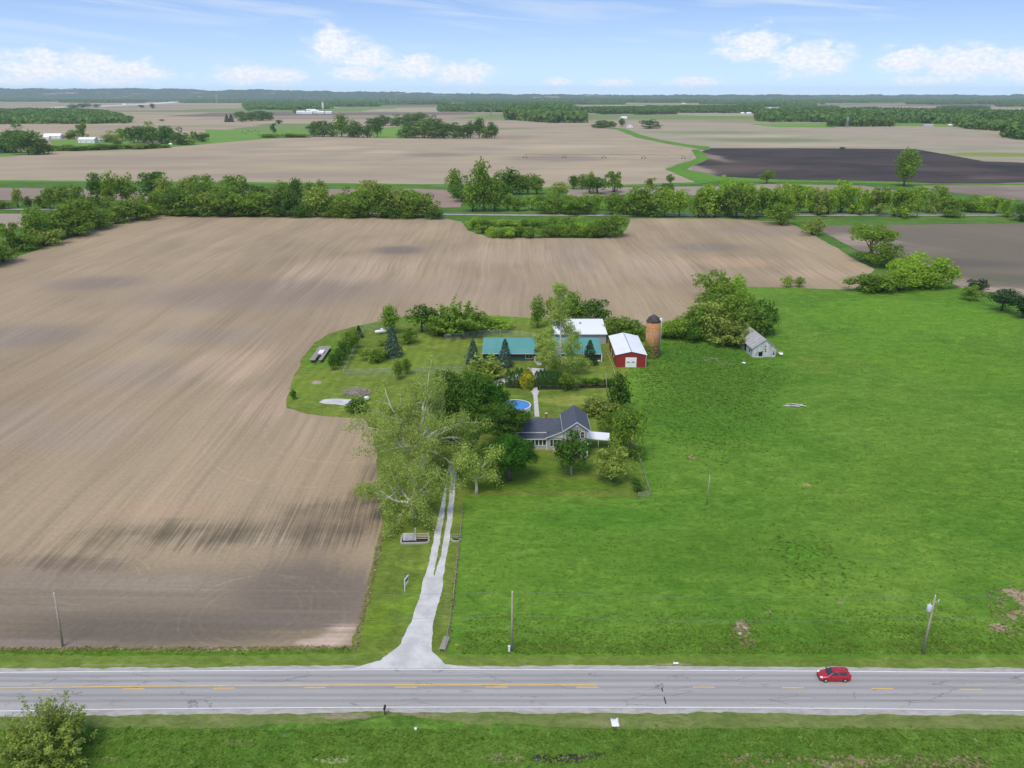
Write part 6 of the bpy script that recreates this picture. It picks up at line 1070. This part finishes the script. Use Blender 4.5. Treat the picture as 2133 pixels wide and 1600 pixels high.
rag(1626, 740, 1.2, 1.8, .9, 'bright white sheet standing in the weeds right of the weathered shed', seed=2)
rag(1549, 757, 1.1, .9, .3, 'small white sheet in the weeds before the weathered shed', seed=3)
rag(2039, 617, 2.2, 1.2, .5, 'white sheet on the ground beside the first dark pine', seed=4)
rag(1408, 1383, .7, .4, .15, 'small pale scrap on the verge above the road', seed=5)
rk = at(1541, 1321); mb = MB().lathe([(.3, 0), (.34, .12), (.2, .26), (.02, .3)], 7); o = mb.build('rock', MAT['stone'], None, rk); tag(o, 'pale rock in the bare patch of the pasture near the road', 'rock')
# ---- railway rails
for dy, nm in ((0, 'near rail of the railway line'), (1.5, 'far rail of the railway line')):
    u = [at(x, y)+Vector((0, dy, .3)) for x, y in [(-500, 434), (0, 435), (925, 445.5), (1140, 447.5), (1640, 447.5), (2133, 447.5), (2700, 446.8)]]
    o = MB().tube(u, .11, 4).build('rail_track', plain('dark_rail', (.09, .07, .06), .7, .3), None); tag(o, nm+' behind the ploughed field', 'rail', 'rails of the railway')
# ---- distant farms
def gable(par, x, y, w_, d, h_, r_, wall='white', roof='whitemetal', rot=0, win=0, ridge_x=True):
    m_ = Matrix.Rotation(rot, 4, 'Z'); mb = MB(); rb_ = MB()
    if ridge_x:
        mb.prism([(x, y, 0), (x, y+d, 0), (x, y+d, h_), (x, y+d/2, r_-.1), (x, y, h_)], (w_, 0, 0)); rb_.prism([(x-.4, y-.5, h_-.3), (x-.4, y+d/2, r_+.1), (x-.4, y+d/2, r_-.1), (x-.4, y-.5, h_-.5)], (w_+.8, 0, 0)).prism([(x-.4, y+d+.5, h_-.3), (x-.4, y+d+.5, h_-.5), (x-.4, y+d/2+.01, r_-.1), (x-.4, y+d/2+.01, r_+.1)], (w_+.8, 0, 0))
    else:
        mb.prism([(x, y, 0), (x+w_, y, 0), (x+w_, y, h_), (x+w_/2, y, r_-.1), (x, y, h_)], (0, d, 0)); rb_.prism([(x-.5, y-.4, h_-.3), (x+w_/2, y-.4, r_+.1), (x+w_/2, y-.4, r_-.1), (x-.5, y-.4, h_-.5)], (0, d+.8, 0)).prism([(x+w_+.5, y-.4, h_-.3), (x+w_+.5, y-.4, h_-.5), (x+w_/2+.01, y-.4, r_-.1), (x+w_/2+.01, y-.4, r_+.1)], (0, d+.8, 0))
    P('wall', mb, wall, par); P('roof', rb_, roof, par)
    for k in range(win): P('window', MB().box(x+w_*(k+.5)/win-.6, y-.06, 1.2, x+w_*(k+.5)/win+.6, y-.003, 2.6), 'glass', par)
MAT['farroof'] = plain('grey_far_roof', (.30, .30, .32), .7); MAT['cream'] = plain('cream_far_wall', (.60, .56, .48), .7)
def farb(px, py, wpx, d, h_, r_, lab, name='farm_building', cat='farm building', group=None, **k):
    g = at(px, py); w_ = wpx/scl(px, py); e = empty(name, g, 0, lab, cat, group); gable(e, -w_/2, 0, w_, d, h_, r_, **k); return e
FG = 'white buildings of the left farm'; G2_ = 'white buildings of the far dairy farm'
farb(180, 298, 34, 14, 6, 9, 'white barn with a gable, second farm from the left', 'white_barn', 'barn', FG, win=3); farb(206, 296, 27, 10, 4, 5.5, 'long low white shed attached right of the gabled white barn', 'white_shed', 'shed', FG, wall='greymetal')
farb(108, 289, 36, 14, 5, 9, 'white roofed barn beside trees left of the gabled white barn', 'white_barn', 'barn', FG, win=2); farb(96, 290, 12, 9, 4, 6, 'small white shed in front of the white roofed barn', 'white_shed', 'shed', FG)
farb(8, 318, 16, 10, 4.5, 7.5, 'pale farmhouse at the left edge below the dark tree clump', 'distant_house', 'house', win=2, roof='farroof'); farb(355, 304, 5, 4, 3, 4, 'tiny white hut at the end of the low hedge', 'white_hut', 'hut')
for i, (px, py, wp, d, hh, rr, kw) in enumerate(((625, 237, 16, 30, 8, 12, {}), (640, 237.5, 20, 24, 7, 10, {}), (655, 236, 16, 30, 9, 13, {}), (668, 237, 14, 20, 7, 11, {}), (684, 237, 14, 24, 7, 10, {}), (648, 233, 20, 20, 8, 12, {}))):
    farb(px, py, wp, d, hh, rr, f'white barn of the far dairy farm, {ORD[i] if i < 5 else "behind"} {"from the left in the front row" if i < 5 else "the front row of barns"}', 'white_barn', 'barn', G2_, **kw)
g = at(673.5, 236); o = empty('concrete_silo', g, 0, 'tall grey silo of the far dairy farm', 'silo'); P('tower', MB().lathe([(5, 0), (5, 44)], 16), 'conc', o); P('cap', MB().lathe([(5.2, 44), (3, 47), (.1, 48)], 16), 'galv', o)
g = at(1302, 247.5); farb(1300, 248, 12, 10, 5, 8, 'long white farm building on the rise behind the far cottage', 'white_shed', 'shed', win=2); farb(1293, 248, 6, 8, 4, 6, 'dark roofed shed at the left end of the long white farm building', 'white_shed', 'shed', roof='farroof')
farb(1331, 238, 9, 10, 6, 9, 'small white house before the small dark wood at the right', 'distant_house', 'house', win=1); farb(1312, 266.5, 13, 10, 5, 9.5, 'white cottage with a steep pale roof between two dark trees', 'distant_house', 'house', win=2, ridge_x=False, roof='farroof')
farb(1935, 264, 19, 14, 4, 6.5, 'pale grey house at the right before the long wood', 'distant_house', 'house', wall='cream', roof='farroof', win=3); farb(1980, 263, 8, 8, 3, 5, 'small pale shed right of the grey house before the long wood', 'distant_shed', 'shed', wall='cream')
farb(950, 283, 0.1+6, 8, 4, 6, 'small white roof among the trees of the wood beyond the field', 'distant_shed', 'shed')
for px, py, wp, lab in ((801, 217.5, 7, 'white house left of the second power pylon'), (766, 216.5, 9, 'pair of white sheds far off left of the power pylon'), (704, 218.3, 8, 'low white shed beyond the dairy farm'), (895, 201.8, 10, 'white tank-like building on the skyline'), (1424, 216.5, 8, 'white house high in the far right fields'), (1560, 238, 10, 'white shed before the long thin wood'), (1547, 238, 7, 'low white shed left of another before the long thin wood'),
                        (1652, 210.5, 7, 'white house in the far woods at the right'), (2010, 226, 12, 'long white roof beyond the long dark wood'), (1700, 217.5, 16, 'tan block of buildings in the far woods'), (1610, 227.5, 18, 'row of pale buildings behind the start of the long wood'), (298, 202, 16, 'long white roof beside the far highway'), (145, 192.0+9, 14, 'white roof near the skyline at the left'), (205, 205.5, 8, 'pale house at the left below the skyline'), (258, 218.5, 6, 'white lorry-sized shed beside the far highway'),
                        (10, 208.5, 10, 'white building near the skyline at the left edge'), (588, 203.5, 16, 'pale building block high on the far slope'), (2085, 212.5, 26, 'row of pale roofs at the far right'), (965, 233, 4, 'small white house left end before the wood'), (2000, 206, 12, 'pale roofs under the skyline at the right')):
    d = max(8, 12); farb(px, py, wp, d, 5 if py > 205 else 9, 8 if py > 205 else 14, lab, 'distant_building', 'building', wall='white' if 'tan' not in lab else 'cream')
# power pylons
def pylon(px, yb, yt, lab, arms=1):
    g = at(px, yb); h_ = hgt(px, yb, yt); e = empty('power_pylon', g, .2, lab, 'pylon', 'steel power pylons'); mb = MB(); w_ = h_*.11; t_ = h_/160+.12
    for sx in (-1, 1):
        for sy in (-1, 1): mb.tube([(sx*w_, sy*w_, 0), (sx*w_*.35, sy*w_*.35, h_*.7), (sx*w_*.2, sy*w_*.2, h_)], t_, 4)
    for k in range(7):
        z0, z1 = h_*k/8, h_*(k+1)/8; a, b = w_*(1-.9*z0/h_), w_*(1-.9*z1/h_)
        for s_ in (-1, 1): mb.tube([(-a, s_*a, z0), (b, s_*b, z1)], t_*.7, 3); mb.tube([(a, s_*a, z0), (-b, s_*b, z1)], t_*.7, 3)
    P('tower', mb, 'galv', e); am = MB()
    for z in (.72, .84, .96)[:3]: am.tube([(-h_*.2, 0, h_*z), (0, 0, h_*z+h_*.03), (h_*.2, 0, h_*z)], t_, 4)
    P('crossarms', am, 'galv', e)
for q in ((452, 216, 196, 'power pylon in front of the dark square wood'), (814, 219, 206, 'left power pylon of the far pair'), (826, 219, 206, 'right power pylon of the far pair'), (1023, 243, 226, 'power pylon left of the big rounded wood'), (1110, 252, 234, 'power pylon in front of the big rounded wood'), (1764, 266, 244, 'power pylon before the bright wood block')): pylon(*q)
# centre-pivot irrigation boom
a0, a1 = at(1094, 329), at(1424, 331); L_ = a1-a0; o = empty('irrigation_boom', a0, 0, 'long wheeled irrigation boom standing across the far field', 'irrigation boom'); mb = MB(); tw_ = []
for k in range(9):
    c_ = L_*(k/8)
    if k < 8: mb.tube([c_+Vector((0, 0, 4.2)), c_+L_/16+Vector((0, 0, 5.0)), c_+L_/8+Vector((0, 0, 4.2))], .22, 4)
    if k % 2 == 0: P('wheel_tower', MB().tube([c_+Vector((-2, 0, 0)), c_+Vector((0, 0, 4.2)), c_+Vector((2, 0, 0))], .2, 4).box(c_.x-2.8, c_.y-.3, 0, c_.x-1.2, c_.y+.3, 1.5).box(c_.x+1.2, c_.y-.3, 0, c_.x+2.8, c_.y+.3, 1.5), 'bark', o)
P('pipe', mb, 'bark', o)
# cattle in the green meadow
for k, (px, py, rz_) in enumerate(((505, 277, 0), (517, 274, .6), (524, 276, 2.8), (531, 273, .2), (538, 276, 3.3), (512, 279.5, 1))):
    g = at(px, py); mb = loft([(x, [(w__*math.cos(a), zc+hh*math.sin(a)) for a in np.linspace(0, 6.283, 9)[:-1]]) for x, w__, hh, zc in ((-1.1, .12, .15, 1.2), (-.95, .34, .36, 1.1), (-.3, .40, .44, 1.02), (.4, .36, .42, 1.05), (.8, .26, .34, 1.15), (1.1, .16, .22, 1.35), (1.35, .15, .18, 1.45), (1.7, .09, .10, 1.25))])
    for sx in (-.8, .62):
        for sy in (-.2, .2): mb.tube([(sx, sy, .95), (sx+.04, sy, .5), (sx, sy, 0)], [.13, .07, .06], 6)
    mb.tube([(-1.08, 0, 1.3), (-1.2, 0, .6)], .03, 4); mb.tube([(1.3, -.3, 1.58), (1.3, .3, 1.58)], .04, 4)
    o = mb.build('cow', MAT['black'], None, g); o.rotation_euler.z = rz_; o.scale = (1.25,)*3; tag(o, ORD[[0, 2, 3, 4, 5, 1][k]].capitalize()+' black cow from left in the distant green meadow', 'cow', 'black cows in the distant meadow')
# vehicles on the far highway
for k, (px, py, lab) in enumerate(((258, 217.6, 'white lorry on the far highway, nearest one'), (293, 216.2, 'white lorry on the far highway, behind the nearest'))):
    g = at(px, py); o = empty('lorry', (g.x, g.y, .4), .5, lab, 'lorry', 'lorries on the far highway'); P('trailer', MB().box(-8, -1.4, 1.2, 4, 1.4, 4.2), 'white', o); P('cab', MB().prism([(4.3, -1.3, .6), (7.2, -1.3, .6), (7.2, -1.3, 1.9), (6.2, -1.3, 3.5), (4.3, -1.3, 3.5)], (0, 2.6, 0)), 'carred', o); P('chassis', MB().box(-8, -1.1, .5, 6.6, 1.1, 1.19), 'rubber', o)
# ---- rough growth: tufts of grass and weeds as real blades
def tufts(name, regs, mat, label, size, seed, hh=1.0, blades=3, soft=0):
    """regs: list of (px polygon, number)"""
    r = np.random.RandomState(seed); Q = []
    for poly, n_ in regs:
        W2 = np.array([at(*q)[:2] for q in poly]); lo, hi = W2.min(0), W2.max(0); x = r.uniform(lo[0], hi[0], n_*4); y = r.uniform(lo[1], hi[1], n_*4); c = np.zeros(len(x), bool); j = len(W2)-1
        for i in range(len(W2)):
            with np.errstate(divide='ignore', invalid='ignore'): k = ((W2[i, 1] > y) != (W2[j, 1] > y)) & (x < (W2[j, 0]-W2[i, 0])*(y-W2[i, 1])/(W2[j, 1]-W2[i, 1])+W2[i, 0])
            c ^= k; j = i
        x, y = x[c], y[c]; f = np.sin(x*.21+y*.13)+np.sin(x*.47-y*.39+1.3)+np.sin(y*.8+x*.9)*.6+r.normal(0, 3.2, len(x)); k = np.argsort(-f)[:n_]; x, y = x[k], y[k]; m_ = len(x); x = x+r.normal(0, 1, m_)*soft; y = y+r.normal(0, 1, m_)*soft*1.3; k = (y < 87) | (y > 99.5); x, y = x[k], y[k]; m_ = len(x)
        for b in range(blades):
            sz = size*r.uniform(.5, 1.4, m_); p = np.stack([x+r.normal(0, size*.4, m_), y+r.normal(0, size*.4, m_), sz*.28*hh], 1); Q.append(leaves(r, p, np.tile([0., 0, 1.], (m_, 1)), sz[0:m_], .3, 1.3))
    o = bpy.data.objects.new(name, quads_mesh(name, np.concatenate(Q), LF[mat])); C.objects.link(o); tag(o, label, 'grass', None, 'stuff')
PA = [(965, 1345), (985, 1060), (1350, 1045), (1340, 880), (1320, 780), (1500, 640), (1640, 610), (2133, 660), (2400, 760), (2600, 1365), (1000, 1365)]
tufts('tall_grass', [(PA, 26000), ([(1330, 780), (1345, 760), (1560, 760), (1640, 800), (1560, 880), (1345, 850)], 2600), ([(960, 1362), (965, 1340), (2133, 1335), (2400, 1362)], 3500), ([(960, 1362), (965, 1315), (2133, 1305), (2400, 1362)], 3500), ([(960, 1362), (965, 1280), (2133, 1265), (2400, 1362)], 3500), ([(-100, 1600), (-100, 1518), (2300, 1520), (2300, 1600)], 16000), ([(-200, 1366), (-200, 1354), (730, 1350), (730, 1362)], 1200)], 'grass', 'tufts of longer grass in the pasture and the roadside ditch', .27, 4, .32, 2)
tufts('broad_weeds', [([(1340, 745), (1380, 705), (1500, 720), (1570, 760), (1640, 770), (1600, 830), (1400, 850), (1335, 800)], 5200), ([(1330, 800), (1560, 830), (1620, 880), (1500, 960), (1350, 900)], 1500), ([(1630, 1150), (1680, 1140), (1720, 1165), (1690, 1185), (1640, 1170)], 220), ([(-100, 1600), (-100, 1530), (2300, 1530), (2300, 1600)], 900)], 'weed', 'broad-leaved weeds below the silo and the weathered shed', .42, 5, .45, 3, 3.5)
tufts('dry_grass', [([(-200, 1356), (-200, 1350), (730, 1347), (735, 1352)], 800), ([(736, 1352), (748, 1296), (772, 1200), (795, 1110), (800, 1110), (778, 1204), (754, 1300), (742, 1352)], 420), ([(2060, 1325), (2060, 1225), (2133, 1215), (2133, 1330)], 140), ([(1500, 1600), (1500, 1570), (2100, 1575), (2100, 1600)], 260), ([(1520, 1345), (1525, 1290), (1570, 1290), (1575, 1345)], 60), ([(930, 1350), (957, 1110), (964, 1060), (967, 1062), (960, 1120), (936, 1350)], 110)], 'dry', 'dry straw-coloured grass along the field edge', .3, 6)
# ---- air
hz = MB().box(-25000, -1300, -1.5, 25000, 18700, 215); m, n = newmat('haze_air'); pv = n.n('ShaderNodeVolumePrincipled'); pv.inputs['Color'].default_value = (.74, .87, 1, 1); pv.inputs['Density'].default_value = HAZE; pv.inputs['Anisotropy'].default_value = 0
o_ = n.n('ShaderNodeOutputMaterial'); m.node_tree.links.new(pv.outputs[0], o_.inputs['Volume']); m.cycles.homogeneous_volume = True
hb = hz.build('haze', m, None); tag(hb, None, None, None, 'stuff')
